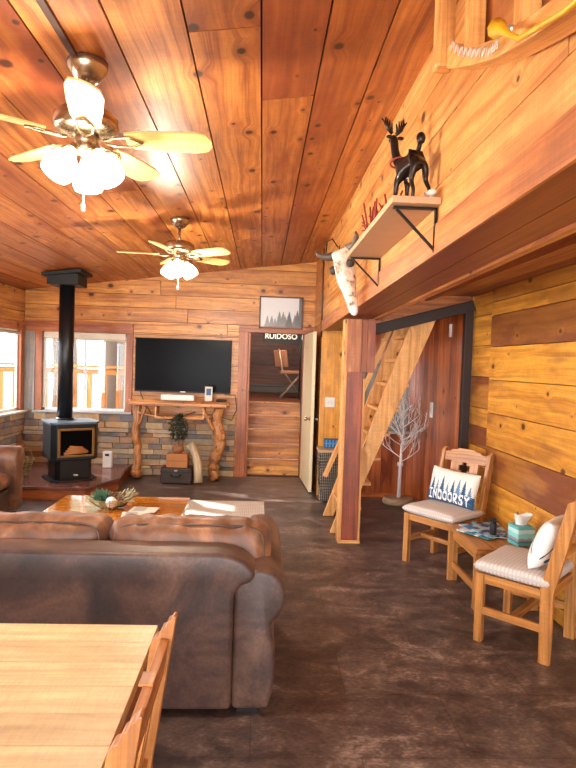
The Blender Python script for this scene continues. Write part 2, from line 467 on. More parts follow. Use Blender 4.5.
def thing(name, loc, label, cat, group=None, kind=None):
    o = bpy.data.objects.new(name, None); COL.objects.link(o); o.location = loc
    o.empty_display_size = .1
    ORG[o.name] = Vector(loc); return tag(o, label, cat, group, kind)
def struct(o, label=None): o['kind'] = 'structure'; o['category'] = o.name.split('_')[0]; o['label'] = label or ''; return o
def copy_tree(o, parent=None):
    c = o.copy(); COL.objects.link(c)
    if parent is not None: c.parent = parent
    for ch in [x for x in o.children]: copy_tree(ch, c)
    return c
def Rx(a): return Matrix.Rotation(a, 4, 'X')
def Ry(a): return Matrix.Rotation(a, 4, 'Y')
def Rz(a): return Matrix.Rotation(a, 4, 'Z')
def T(*v): return Matrix.Translation(Vector(v))

# ------------------------------------------------------------------ room dimensions (metres; camera stands at the origin looking along +Y)
XL, XR, YB, YR = -3.27, 1.95, 8.1, -2.6
XU = .72            # upper wall / loft edge
YA = 7.04            # end wall of the alcove under the loft
def zc(x): return 2.947+.134*x

# floor
b = B(); b.bb((XL-.15, YR, -.12), (2.3, YB+.02, 0)); struct(b.build('floor', M['floor'], origin=(0, 0, 0)), 'dark brown mottled floor')

# ceiling: long boards running away from the camera, laid on a backing slab
b = B()
seams = [-3.6, -3.31, -3.01, -2.71, -2.41, -2.11, -1.81, -1.51, -1.21, -.911, -.613, -.333, -.044, .223, .484, .74, 1.05, 1.35, 1.65, 1.95, 2.3]
plan = {9: [(YR, .3), (3.9, .0), (YB, .2)], 10: [(YR, .05), (YB, .1)], 11: [(YR, .55), (2.34, .15), (6.2, .35), (YB, 0)], 12: [(YR, .9), (2.98, .45), (YB, .6)], 13: [(YR, .7), (YB, .6)], 14: [(YR, .25), (YB, 0)]}  # the evenly palest board has ceiling glare put into its tone
for i in range(len(seams)-1):
    x0, x1 = seams[i], seams[i+1]
    if i in plan:
        cuts = [plan[i][0][0]]+[p[0] for p in plan[i][1:]]; tones = [p[1] for p in plan[i]]
        if len(cuts) == len(plan[i]): cuts = cuts
    else:
        c1 = R.uniform(1.5, 3.8); c2 = c1+R.uniform(2, 3)
        cuts = [YR, c1, c2, YB]; tones = [R.choice((0, .15, .35, .6)) for _ in range(3)]
    for k in range(len(cuts)-1):
        y0, y1 = cuts[k], cuts[k+1]; g = .004
        tn = tones[min(k, len(tones)-1)]
        vs = []
        for zz in (0, .03):
            for (x, y) in ((x0+g, y0+g), (x1-g, y0+g), (x1-g, y1-g), (x0+g, y1-g)): vs.append((x, y, zc(x)+zz))
        b.raw(vs, [(0, 3, 2, 1), (4, 5, 6, 7), (0, 1, 5, 4), (1, 2, 6, 5), (2, 3, 7, 6), (3, 0, 4, 7)], g=1, tone=tn)
vs = [(x, y, zc(x)+z) for z in (.02, .2) for x, y in ((-3.7, YR-.2), (2.5, YR-.2), (2.5, YB+.25), (-3.7, YB+.25))]
b.raw(vs, [(0, 3, 2, 1), (4, 5, 6, 7), (0, 1, 5, 4), (1, 2, 6, 5), (2, 3, 7, 6), (3, 0, 4, 7)], mi=1)
struct(b.build('ceiling', [M['ceil'], M['backing']], origin=(0, 0, 0)), 'sloping knotty pine board ceiling')

def planks_on_y(name, y, x0, x1, zs, holes, mat, tones=None, dirn=-1, th=.03, joints=True, top=None, label=''):
    """horizontal boards on a wall facing -Y; holes = (x0,x1,z0,z1)"""
    b = B(); g = .003
    def put(xa, xb, za, zb, tone):
        if xb-xa < .02 or zb-za < .01: return
        b.bb((xa+g, y, za+g), (xb-g, y+th, zb-g), tone=tone, g=0)
    for i in range(len(zs)-1):
        za, zb = zs[i], zs[i+1]
        tone = tones[i % len(tones)] if tones else R.choice((0, 0, .1, .25, .45))
        segs = []
        xs = [x0, x1]
        if joints: xs = [x0, x0+(x1-x0)*R.uniform(.25, .75), x1]
        for k in range(len(xs)-1):
            segs.append((xs[k], xs[k+1], (tone+R.uniform(-.08, .12))))
        for xa, xb, tn in segs:
            edges = sorted({za, zb}|{h[j] for h in holes for j in (2, 3) if za < h[j] < zb and h[1] > xa and h[0] < xb})
            for p, q in zip(edges[:-1], edges[1:]):
                cuts = [(xa, xb)]
                for h in holes:
                    if h[2] < (p+q)/2 < h[3]:
                        nc = []
                        for a, c in cuts:
                            if h[0] > a: nc.append((a, min(c, h[0])))
                            if h[1] < c: nc.append((max(a, h[1]), c))
                        cuts = [k for k in nc if k[1] > k[0]]
                for a, c in cuts: put(a, c, p, q, max(0, tn))
    return b

def slab_y(b, y0, y1, x0, x1, z0, z1, holes, mi=1):
    """solid backing with holes"""
    zs = sorted({z0, z1}|{h[j] for h in holes for j in (2, 3) if z0 < h[j] < z1})
    for p, q in zip(zs[:-1], zs[1:]):
        cuts = [(x0, x1)]
        for h in holes:
            if h[2] < (p+q)/2 < h[3]:
                nc = []
                for a, c in cuts:
                    if h[0] > a: nc.append((a, min(c, h[0])))
                    if h[1] < c: nc.append((max(a, h[1]), c))
                cuts = [k for k in nc if k[1] > k[0]]
        for a, c in cuts: b.bb((a, y0, p), (c, y1, q), mi=mi)

# back wall
WB = (-3.02, -1.88, .86, 1.95)      # window in the back wall
DR = (-.2, .57, 0, 2.03)            # doorway
zs = [0, .22, .45, .65, .86, 1.1, 1.32, 1.55, 1.78, 1.97, 2.13, 2.32, 2.5, 2.7, 2.9, 3.06]
b = planks_on_y('wall', YB, XL, XU+.02, zs, [WB, DR], None, tones=[.2, 0, .3, .1, .2, .05, .3, .1, .15, .0, .25, 0, .1, .2, 0])
slab_y(b, YB+.03, YB+.14, XL-.12, XU+.1, 0, 3.1, [WB, DR])
wb = struct(b.build('wall_back', [M['wall'], M['backing']], origin=(0, YB, 0)), 'pine board end wall')

# left wall (faces +X): boards, windows
WL = (6.2, 7.95, .86, 1.95); WL2 = (2.2, 4.6, .86, 1.95)  # the second opening is unseen, added to let light in
b = B(); g = .003
zl = [0, .22, .45, .65, .86, 1.1, 1.32, 1.55, 1.78, 1.95, 2.2, 2.5]
for i in range(len(zl)-1):
    za, zb = zl[i], zl[i+1]; tn = R.choice((.1, .3, .5))
    ys = [(YR, YB)]
    for h in (WL2, WL):
        if h[2] < (za+zb)/2 < h[3]:
            ny = []
            for a, c in ys:
                if h[0] > a: ny.append((a, min(c, h[0])))
                if h[1] < c: ny.append((max(a, h[1]), c))
            ys = [k for k in ny if k[1] > k[0]]
    for a, c in ys:
        b.bb((XL-.03, a+g, za+g), (XL, c-g, zb-g), tone=tn, g=1); b.bb((XL-.055, a, za), (XL-.031, c, zb), mi=0)
struct(b.build('wall_left', [M['wall'], M['backing']], origin=(XL, 0, 0)), 'pine board wall with windows')

# right wall, near part: thick amber boards
b = B()
zr = [0, .11, .39, .675, .96, 1.25, 1.53, 1.81, 2.075, 2.19, 2.3]
tr = [.1, .05, .1, .7, .2, .0, .0, .8, .1, .5, .5]
for i in range(len(zr)-1):
    b.bb((XR, YR, zr[i]+.003), (XR+.05, 4.87, zr[i+1]-.003), tone=tr[i], g=1)
b.bb((XR+.05, YR, 0), (XR+.2, 5.5, 3.3), mi=1)
zr2 = [0, .2, .48, .74, .92, 1.1, 1.27, 1.55, 1.83, 2.1, 2.3]
t2 = [.1, .2, .1, .1, .6, .1, .55, .1, .05, .1, .1]
for i in range(len(zr2)-1): b.bb((XR+.03, 4.875, zr2[i]+.003), (XR+.06, 5.36, zr2[i+1]-.003), tone=t2[i], g=1)
for i in range(len(zr2)-1): b.bb((1.955, 5.36, zr2[i]+.003), (XR+.12, 5.39, zr2[i+1]-.003), tone=t2[i], g=0)
struct(b.build('wall_right', [M['wallr'], M['backing']], origin=(XR, 0, 0)), 'amber pine board wall')

# upper wall over the loft edge (faces -X), plus the stub wall beside the doorway
b = B()
zu = [2.18, 2.38, 2.62, 2.84, 3.06]
for i in range(len(zu)-1):
    cuts = [YR, .9+.5*(i % 3), 3.3+.8*((i+1) % 3), YA]
    for k in range(3): b.bb((XU, cuts[k]+.003, zu[i]+(.002 if i else -.03)), (XU+.04, cuts[k+1]-.003, zu[i+1]-.002), tone=R.choice((0, .05, .2, .3)), g=1)
b.bb((XU+.04, YR, 2.35), (XU+.12, YA, 3.12), mi=1)
struct(b.build('wall_upper', [M['upper'], M['backing']], origin=(XU, 0, 0)), 'blond pine wall above the loft edge')
b = B()
for i in range(len(zs)-1): b.bb((XU, YA+.03, zs[i]+.003), (XU+.05, YB, zs[i+1]-.003), tone=.2+.2*(i % 2), g=1)
b.bb((XU+.05, YA+.03, 0), (XU+.12, YB+.05, 3.1), mi=1)
struct(b.build('wall_stub', [M['wall'], M['backing']], origin=(XU, YA, 0)), 'short return wall behind the door')

# loft beam / soffit
def zsof(y): return 2.105-.0153*(y-1.3)
b = B()
for (xa, xb, dz, tn, th) in ((XU-.012, XU-.001, .0, .05, .13), (XU+.0, XU+.16, .015, 1.0, .03), (XU+.165, XU+.30, .015, .95, .03), (XU+.305, XU+.345, -.0, .05, .2)):
    vs = [(x, y, zsof(y)+dz+z) for z in (0, th) for x, y in ((xa, YR), (xb, YR), (xb, YA), (xa, YA))]
    b.raw(vs, [(0, 3, 2, 1), (4, 5, 6, 7), (0, 1, 5, 4), (1, 2, 6, 5), (2, 3, 7, 6), (3, 0, 4, 7)], g=1, tone=tn)
struct(b.build('beam_loft_edge', M['beam'], origin=(XU, 0, 2)), 'long boxed beam along the loft edge')

# under-loft ceiling
b = B()
xs = [XU+.33, 1.2, 1.36, 1.52, 1.68, 1.84, 2.1]
for i in range(len(xs)-1): b.bb((xs[i]+.004, YR, 2.3), (xs[i+1]-.004, YA, 2.33), tone=[.3, .8, .2, .9, .4, .8][i], g=1)
b.bb((XU+.1, YR, 2.33), (2.2, YA+.1, 2.45), mi=1)
b.bb((1.22, YR, 2.23), (1.27, 5.36, 2.3), tone=.1, g=1); b.bb((1.5, YR, 2.24), (1.54, 5.36, 2.3), tone=.4, g=1)
struct(b.build('ceiling_loft_underside', [M['beam'], M['backing']], origin=(1.4, 0, 2.3)), 'low board ceiling under the loft')

# alcove beyond: end wall, side wall
def vboards(b, axis, c, a0, a1, z0, z1, w, tones, th=.03):
    a = a0; i = 0
    while a < a1-.01:
        a2 = min(a+w*R.uniform(.8, 1.15), a1); tn = tones[i % len(tones)]; i += 1
        if axis == 'y': b.bb((a+.002, c, z0), (a2-.002, c+th, z1), tone=tn, g=2)
        else: b.bb((c, a+.002, z0), (c+th, a2-.002, z1), tone=tn, g=2)
        a = a2
b = B(); vboards(b, 'y', YA, 1.0, 1.9, 0, 2.32, .16, [.3, .6, .2, .7, .4]); b.bb((XU, YA+.03, 0), (2.1, YA+.13, 3.2), mi=1)
b.bb((1.0, YA-.012, 0), (1.9, YA, .05), tone=0, g=0)
struct(b.build('wall_alcove_end', [M['vert'], M['backing']], origin=(1.4, YA, 0)), 'varnished vertical boards behind the ladder')
b = B(); b.bb((XU, YA, 0), (.998, YA+.03, 2.1), tone=.0, g=2)
struct(b.build('wall_switch_panel', M['wallr'], origin=(.85, YA, 0)), 'amber board panel with the light switch')
b = B(); vboards(b, 'x', 1.9, 5.42, YA, 0, 2.32, .2, [.1, .5, .3, .2, .6]); b.bb((1.93, 5.42, 0), (2.1, YA, 2.4), mi=1)
struct(b.build('wall_alcove_side', [M['vert'], M['backing']], origin=(1.9, 6, 0)), 'glossy vertical board wall of the alcove')

# dark header + jamb in front of the alcove, boards above it
hl, hr = (1.0, 5.42, 1.945), (1.97, 5.36, 2.212)
b = B(); b.bar(hl, hr, .07, .10); b.bar((1.925, 5.36, 0), (1.925, 5.36, 2.17), .07, .08, up=(1, 0, 0))
struct(b.build('trim_1', plain('dark_brown_trim', '#2b1811', .6), bev=.006), 'dark painted header and jamb')
b = B()
vs = [(x, y+yy, z) for yy in (0, .04) for x, y, z in ((1.0, 5.4, 1.98), (2.07, 5.4, 2.26), (2.07, 5.4, 2.31), (1.0, 5.4, 2.31))]
b.raw(vs, [(0, 1, 2, 3), (4, 7, 6, 5), (0, 4, 5, 1), (1, 5, 6, 2), (2, 6, 7, 3), (3, 7, 4, 0)], g=0, tone=.3)
struct(b.build('trim_2', M['beam']), 'boards closing the gap above the header')

# rear wall behind the camera, its wide bare opening added to let light in
b = B(); RO = (-2.9, 1.5, .25, 2.25)
slab_y(b, YR-.12, YR, XL-.15, 2.2, 0, 3.3, [RO], mi=0)
struct(b.build('wall_rear', M['wall'], origin=(0, YR, 0)), 'wall behind with a wide opening added for light')

# window frames and door casing
b = B()
for a, c in (((-3.11, YB-.03, .86), (-3.02, YB+.02, 2.0)), ((-1.88, YB-.03, .86), (-1.79, YB+.02, 2.0)), ((XL, YB-.035, 1.95), (-1.79, YB+.02, 2.06)), ((XL, YB-.06, 2.05), (-1.79, YB, 2.085))):
    b.bb(a, c, tone=.3)
w1 = struct(b.build('window_1', M['trim'], origin=(-2.5, YB, .86), bev=.004), 'window in the end wall')
b = B(); b.bb((-3.12, YB-.09, .84), (-1.78, YB+.02, .865)); b.build('sill', M['greypaint'], w1, bev=.004)
b = B()
for x in (-3.02, -1.91): b.bb((x, YB+.03, .865), (x+.03, YB+.07, 1.95))
b.bb((-3.02, YB+.03, .865), (-1.88, YB+.07, .9)); b.bb((-3.02, YB+.03, 1.91), (-1.88, YB+.07, 1.95)); b.bb((-2.47, YB+.035, .9), (-2.44, YB+.065, 1.91))
b.build('sash', M['white'], w1, bev=.003)
b = B(); b.bb((-2.99, YB+.048, .9), (-1.91, YB+.053, 1.91)); b.build('pane', M['glass'], w1)
b = B(); b.bb((-3.01, YB+.005, 1.86), (-1.9, YB+.02, 1.94)); b.tube([(-3.01, YB+.01, 1.855), (-1.9, YB+.01, 1.855)], .014); b.build('blind', M['cream'], w1)
b = B(); b.bb((XL+.004, YB-.03, .86), (-3.115, YB, 1.95), tone=.1, g=2)
struct(b.build('trim_3', M['grey_wood'], bev=.004), 'grey board between the two windows')
b = B()
b.bb((XL-.02, 7.95, .86), (XL+.02, 8.06, 2.0)); b.bb((XL-.02, WL[0]-.1, 1.95), (XL+.03, 8.07, 2.06)); b.bb((XL-.02, WL[0]-.1, .86), (XL+.03, WL[0], 1.95))
w2 = struct(b.build('window_2', M['trim'], origin=(XL, 7, .86), bev=.004), 'window in the side wall')
b = B(); b.bb((XL-.02, WL[0]-.1, .835), (XL+.08, 8.05, .862)); b.build('sill', M['cream'], w2, bev=.004)
b = B()
for y in (WL[0], 7.0, 7.92): b.bb((XL-.05, y, .865), (XL-.02, y+.03, 1.95))
b.bb((XL-.05, WL[0], .865), (XL-.02, WL[1], .9)); b.bb((XL-.05, WL[0], 1.91), (XL-.02, WL[1], 1.95)); b.build('sash', M['white'], w2, bev=.003)
b = B(); b.bb((XL-.038, WL[0]+.03, .9), (XL-.034, WL[1]-.03, 1.91)); b.build('pane', M['glass'], w2)
b = B(); b.tube([(XL+.035, 7.85, 1.9), (XL+.035, WL[0], 1.9)], .02); b.build('blind', M['cream'], w2)

b = B()
b.bb((-.33, YB-.03, 0), (-.2, YB+.01, 2.12), tone=.2); b.bb((-.33, YB-.035, 2.03), (.70, YB+.01, 2.12), tone=.3); b.bb((.57, YB-.03, 0), (.66, YB+.01, 2.03), tone=.4)
b.bb((-.2, YB-.01, 0), (-.17, YB+.2, 2.03), tone=.0)
struct(b.build('trim_4', M['trim'], bev=.004), 'wooden casing of the doorway')
# door leaf, hinged at the doorway and swung into the room
d0, d1 = Vector((.60, 8.06, 0)), Vector((.645, 7.12, 0))
b = B(); b.bar(d0+Vector((0, 0, 1.02)), d1+Vector((0, 0, 1.02)), .038, 2.0, tone=.1)
dr = struct(b.build('door_1', M['door'], bev=.003), 'pale door standing open')
b = B()
for s_ in (-1, 1):
    b.lathe([(.028, 0), (.028, .006), (.011, .01), (.011, .035), (.026, .045), (.028, .062), (.015, .072)], (.641+s_*.019, 7.18, .93), 16, Ry(s_*PI/2))
b.build('door_handle', M['nickel'], dr)

# stairwell and dim upper room behind the doorway
b = B()
for k in range(5):
    y = 8.275+.19*k
    b.bb((-.245, y, .2*k), (.615, y+.03, .2*k+.175), tone=[.0, .35, .4, .2, .1][k], g=0)
    b.bb((-.245, y-.025, .2*k+.175), (.615, y+(.19 if k < 4 else .12), .2*k+.2), tone=.3, g=0)
st = tag(b.build('staircase', M['wall'], bev=.004), 'five wooden steps rising beyond the open doorway', 'stairs')
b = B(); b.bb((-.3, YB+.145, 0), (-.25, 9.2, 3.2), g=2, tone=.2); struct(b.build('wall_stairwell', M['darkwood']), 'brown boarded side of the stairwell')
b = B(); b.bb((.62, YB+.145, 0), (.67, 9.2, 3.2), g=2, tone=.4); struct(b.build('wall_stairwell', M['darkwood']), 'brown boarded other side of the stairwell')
b = B()
b.bb((-1.2, 9.15, 1.0), (-.3, 9.2, 3.2), g=2); b.bb((.67, 9.15, 1.0), (1.9, 9.2, 3.2), g=2)
b.bb((-1.25, 9.15, 1), (-1.2, 12.2, 3.2), g=1); b.bb((1.9, 9.15, 1), (1.95, 12.2, 3.2), g=1)
for i in range(8): b.bb((-1.2, 12.1, 1+.28*i+.003), (1.9, 12.14, 1.28+.28*i-.003), tone=.3*(i % 3), g=0)
b.bb((-1.25, 8.2, 3.2), (1.95, 12.2, 3.3), g=1)
b.bb((-1.25, 12.145, .94), (1.95, 12.2, 3.25))
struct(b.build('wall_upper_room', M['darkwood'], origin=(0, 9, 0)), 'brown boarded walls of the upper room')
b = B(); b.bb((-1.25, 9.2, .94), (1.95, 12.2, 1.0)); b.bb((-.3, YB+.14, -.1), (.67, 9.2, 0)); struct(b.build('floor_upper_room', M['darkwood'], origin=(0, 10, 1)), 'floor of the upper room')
b = B(); b.bb((-.45, 12.0, 1.002), (.9, 12.07, 1.16), mi=0); b.bb((-.45, 11.98, 1.13), (.9, 12.01, 1.17))
tag(b.build('baseboard_heater', M['heater'], bev=.006), 'long grey heater along the foot of the upper room wall', 'heater')
b = B()
for i in range(9): b.tube([(.635+.012*i, 9.6+.03*(i % 2), 1.02), (.635+.012*i, 9.6+.03*(i % 2), 2.15)], .016, 6)
tag(b.build('dark_curtain', M['dkgreen']), 'dark green curtain hanging at the top of the steps', 'curtain')

# sign over the steps
b = B(); b.bb((.0, 9.02, 1.93), (.60, 9.04, 2.12))
sg = tag(b.build('name_sign', M['darkblk']), 'black board sign with white capitals above the steps', 'sign')
def text(s, name, size, loc, rot, mat, parent, ex=.001, align='CENTER', bold=0.0):
    c = bpy.data.curves.new(name, 'FONT'); c.body = s; c.size = size; c.extrude = ex; c.align_x = align; c.align_y = 'CENTER'; c.offset = bold
    tmp = bpy.data.objects.new('tmp', c); COL.objects.link(tmp); bpy.context.view_layer.update()
    me = bpy.data.meshes.new_from_object(tmp.evaluated_get(bpy.context.evaluated_depsgraph_get())); bpy.data.objects.remove(tmp); bpy.data.curves.remove(c)
    me.name = name; me.materials.clear(); me.materials.append(mat)
    o = bpy.data.objects.new(name, me); COL.objects.link(o)
    o.parent = parent; o.location = Vector(loc)-ORG[parent.name]; o.rotation_euler = rot
    ORG[o.name] = ORG[parent.name]; return o
text('RUIDOSO  DOWNS', 'lettering', .115, (.03, 9.018, 2.03), (PI/2, 0, 0), M['white'], sg, align='LEFT', bold=.002)

# folding chair at the top of the steps
t = thing('folding_chair', (.55, 10.3, 1.0), 'pale metal folding chair with tan pads in the upper room', 'chair')
b = B()
for y in (10.12, 10.48):
    b.tube([(.30, y, 1.83), (.36, y, 1.5), (.74, y, 1.0)], .013, 8); b.tube([(.70, y, 1.44), (.33, y, 1.0)], .013, 8)
b.tube([(.30, 10.12, 1.83), (.29, 10.3, 1.86), (.30, 10.48, 1.83)], .013, 8); b.tube([(.6, 10.12, 1.19), (.6, 10.48, 1.19)], .01, 8); b.tube([(.45, 10.12, 1.14), (.45, 10.48, 1.14)], .01, 8)
b.build('frame', M['chairmetal'], t)
b = B(); b.box((.52, 10.3, 1.46), (.40, .40, .06)); b.build('seat', M['tan'], t, bev=.015)
b = B(); b.box((.335, 10.3, 1.70), (.045, .40, .30), Rz(.5) @ Ry(-.16)); b.build('backrest', M['tan'], t, bev=.01)

# ------------------------------------------------------------------ stone wainscot
def stones(b, axis, c, a0, a1, z0, z1, out):
    z = z0
    while z < z1-.01:
        h = min(R.choice((.045, .06, .075, .09)), z1-z)
        if z1-z-h < .03: h = z1-z
        a = a0-R.uniform(0, .2)
        while a < a1-.005:
            w = R.uniform(.16, .46); a2 = min(a+w, a1); s0 = max(a, a0)
            if a2-s0 > .01:
                dp = R.uniform(.025, .06)
                if axis == 'y': b.bb((s0+.003, c-out*dp, z+.003), (a2-.003, c, z+h-.003), tone=R.random(), g=0)
                else: b.bb((c, s0+.003, z+.003), (c+dp, a2-.003, z+h-.003), tone=R.random(), g=1)
            a += w
        z += h
b = B(); stones(b, 'y', YB, XL+.02, -.35, 0, .84, 1)
struct(b.build('wall_stone_back', M['stone'], origin=(-2, YB, 0), bev=.005), 'stacked stone wainscot below the window')
b = B(); stones(b, 'x', XL, 3.0, YB-.06, 0, .83, 1)
struct(b.build('wall_stone_side', M['stone'], origin=(XL, 7, 0), bev=.005), 'stacked stone wainscot below the side window')

# hearth platform
b = B(); hp = [(XL+.065, 6.50), (-1.93, 6.50), (-1.69, 7.08), (-1.75, 7.6), (-1.75, YB-.065), (XL+.065, YB-.065)]
b.prism(hp, .035, T(0, 0, .115), g=0)
he = tag(b.build('hearth', M['hearth'], bev=.006), 'raised hearth platform with glossy brown tile under the stove', 'hearth')
hp2 = [(XL+.065, 6.52), (-1.94, 6.52), (-1.71, 7.09), (-1.77, 7.6), (-1.77, YB-.065), (XL+.065, YB-.065)]
b = B(); b.prism(hp2, .113, T(0, 0, .001), g=0, tone=.3); b.build('riser', M['trim'], he)

# ------------------------------------------------------------------ wood stove
t = thing('wood_stove', (-2.26, 7.0, .151), 'black wood stove with brass framed glass door on the hearth', 'stove')
mt = T(-2.26, 7.0, .151) @ Rz(rad(33))
MT = mt
def plan_hex(w, d, ch): return [(-w/2, d/2), (-w/2, -d/2+ch), (-w/2+ch*.75, -d/2), (w/2-ch*.75, -d/2), (w/2, -d/2+ch), (w/2, d/2)]
b = B(); b.prism([(x, y) for x, y in plan_hex(.42, .38, .06)], .235, mt @ T(0, 0, .015)); b.prism(plan_hex(.54, .48, .1), .02, mt); pd = b.build('pedestal', M['black'], t, bev=.006)
b = B(); b.ball(mt @ Vector((.0, -.194, .07)), .02, (2, .4, .7)); b.build('badge', M['chain'], pd)
b = B(); b.prism(plan_hex(.54, .46, .07), .42, mt @ T(0, 0, .25)); bd = b.build('body', M['stove'], t, bev=.012)
b = B(); b.prism(plan_hex(.57, .49, .075), .028, mt @ T(0, 0, .67)); b.build('top_plate', plain('stove_top_grey', '#5d6a78', .35, .4), t, bev=.006)
b = B()
y = -.245
for (a, c) in (((-.21, .29), (.21, .315)), ((-.21, .60), (.21, .625)), ((-.21, .29), (-.18, .625)), ((.18, .29), (.21, .625))):
    b.prism([(a[0], y), (c[0], y), (c[0], y+.03), (a[0], y+.03)], c[1]-a[1], mt @ T(0, 0, a[1]))
dd = b.build('door', M['brassy'], t, bev=.004)
b = B(); b.prism([(-.18, y+.012), (.18, y+.012), (.18, y+.018), (-.18, y+.018)], .29, mt @ T(0, 0, .312)); b.build('glass', M['screen'], dd)
b = B(); b.tube([mt @ Vector((.225, -.26, .40)), mt @ Vector((.235, -.29, .46)), mt @ Vector((.235, -.29, .56))], .009); b.build('handle', M['brassy'], dd)
b = B()
for k in range(4): b.tube([mt @ Vector((-.14+.02*k, -.243, .335+.025*k)), mt @ Vector((.13-.02*k, -.243, .35+.015*k))], .018, 8)
b.build('logs', M['ash'], dd)
# pipe
b = B(); zt = zc(-2.5)
b.lathe([(.088, .85), (.088, zt-.15)], (-2.37, 7.1, 0), 24); b.lathe([(.105, .85), (.105, .87)], (-2.37, 7.1, 0), 24)
sp_ = tag(b.build('stove_pipe', M['black']), 'black flue pipe rising from the stove to the ceiling', 'pipe')
b = B(); b.box((-2.37, 7.1, zt-.09), (.36, .36, .13)); b.box((-2.37, 7.1, zt-.02), (.46, .46, .04), Ry(-math.atan(.134))); b.build('ceiling_box', M['darkblk'], sp_, bev=.005)

# white box on the hearth
b = B(); b.bb((-2.07, 7.70, .152), (-1.95, 7.78, .37)); o = tag(b.build('white_canister', M['white'], bev=.012), 'white plastic box with grey vent standing on the hearth', 'appliance')
b = B(); b.bb((-2.035, 7.694, .31), (-1.985, 7.699, .34)); b.build('vent', M['darkblk'], o)

# wire basket behind the armchair
t = thing('wire_basket', (-2.83, 6.9, .151), 'yellowish wire basket on the hearth behind the brown armchair', 'basket')
b = B()
for k in range(5):
    z = .162+.055*k; r = .09+.014*k
    b.tube([(-2.83+math.cos(a*PI/10)*r*1.2, 6.9+math.sin(a*PI/10)*r, z) for a in range(21)], .004, 5, caps=False)
for a in range(10): b.tube([(-2.83+math.cos(a*PI/5)*.108, 6.9+math.sin(a*PI/5)*.09, .157), (-2.83+math.cos(a*PI/5)*.175, 6.9+math.sin(a*PI/5)*.146, .41)], .004, 5)
b.build('wires', M['wirem'], t)
b = B(); b.tube([(-3.0, 6.9, .41), (-2.95, 6.9, .5), (-2.83, 6.9, .54), (-2.71, 6.9, .5), (-2.66, 6.9, .41)], .005, 6); b.build('handle', M['wirem'], t)

# ------------------------------------------------------------------ TV
t = thing('television', (-1.085, 8.05, 1.16), 'large flat black television mounted above the log console', 'tv')
b = B(); b.bb((-1.745, 8.03, 1.165), (-.43, 8.099, 1.905)); b.build('casing', M['darkblk'], t, bev=.006)
b = B(); b.bb((-1.735, 8.026, 1.185), (-.44, 8.031, 1.897)); b.build('screen', M['screen'], t)
b = B(); b.bb((-1.12, 8.024, 1.170), (-1.05, 8.028, 1.178)); b.build('badge', M['chain'], t)
# framed picture
t = thing('framed_picture', (.245, 8.07, 2.09), 'thin framed print of misty fir trees above the doorway', 'picture')
b = B(); x0, x1, z0, z1 = -.06, .55, 2.09, 2.54
for a, c in (((x0, z0), (x1, z0+.018)), ((x0, z1-.018), (x1, z1)), ((x0, z0), (x0+.018, z1)), ((x1-.018, z0), (x1, z1))): b.bb((a[0], 8.06, a[1]), (c[0], 8.098, c[1]))
b.build('frame', M['darkwood'], t)
RT = random.Random(3)
firs = [(u, RT.uniform(.28, .55)+.35*max(0, u-.35), RT.uniform(.1, .5)-.5*max(0, u-.4)) for u in [i/11+RT.uniform(-.03, .03) for i in range(2, 13)]]
def forest(u, v):
    c = .86-.1*v+.04*noise.noise(Vector((u*5, v*5, 1)))
    c = .80+.06*v
    for fx, fh, sh in sorted(firs, key=lambda f: -f[2]):
        if v < fh:
            w = (fh-v)*.17*(.75+.5*abs(math.sin(v*70+fx*40)))
            if abs(u-fx) < w+.004: c = min(c, max(.04, sh*.6+.06)+.18*max(0, .3-v))
    if u > .93 and v > .2: c = .1+.1*RT.random()
    return (c*.8, c*.82, c*.84, 1)
def painted_plane(name, mat, parent, x0, x1, y, z0, z1, fn, nx=120, ny=90):
    b = B(); b.pc = b.bm.verts.layers.float_color.new('paint')
    vs = [(x0+(x1-x0)*i/nx, y, z0+(z1-z0)*j/ny) for j in range(ny+1) for i in range(nx+1)]
    fs = [(j*(nx+1)+i, j*(nx+1)+i+1, (j+1)*(nx+1)+i+1, (j+1)*(nx+1)+i) for j in range(ny) for i in range(nx)]
    ve = b.raw(vs, fs)
    for k, v in enumerate(ve): v[b.pc] = fn((k % (nx+1))/nx, (k//(nx+1))/ny)
    return b.build(name, mat, parent, recalc=False)
painted_plane('print', M['print'], t, x0+.018, x1-.018, 8.075, z0+.018, z1-.018, forest)

# ------------------------------------------------------------------ log console
t = thing('log_console', (-1.1, 7.8, 0), 'rustic console table of knotty peeled logs below the television', 'table')
def gnarly(b, pts, r0, seed, amp=.25, n=12, k=26):
    P = []; Rr = []
    for i in range(k+1):
        f = i/k*(len(pts)-1); j = min(int(f), len(pts)-2); w = f-j
        p = Vector(pts[j]).lerp(Vector(pts[j+1]), w)
        p += Vector((noise.noise(Vector((f*3, seed, 0))), noise.noise(Vector((f*3, seed, 5))), 0))*r0*.5
        P.append(p); Rr.append(r0*(1+amp*noise.noise(Vector((f*6, seed, 9)))*1.6))
    b.tube(P, Rr, n)
b = B(); gnarly(b, [(-1.76, 7.78, 1.035), (-.42, 7.78, 1.035)], .035, 1, .15); b.bb((-1.74, 7.66, 1.0), (-.45, 7.98, 1.045)); b.build('top', M['log'], t, bev=.004)
b = B(); gnarly(b, [(-1.64, 7.8, 1.0), (-1.66, 7.8, .6), (-1.62, 7.8, .3), (-1.64, 7.8, .09)], .052, 2); b.ball((-1.64, 7.8, .075), .085, (1, 1, .85)); b.build('leg', M['log'], t)
b = B(); gnarly(b, [(-.56, 7.8, 1.0), (-.58, 7.8, .75), (-.52, 7.8, .5), (-.62, 7.8, .25), (-.60, 7.8, .005)], .072, 3, .35); b.ball((-.51, 7.78, .6), .06); b.build('leg', M['log'], t)
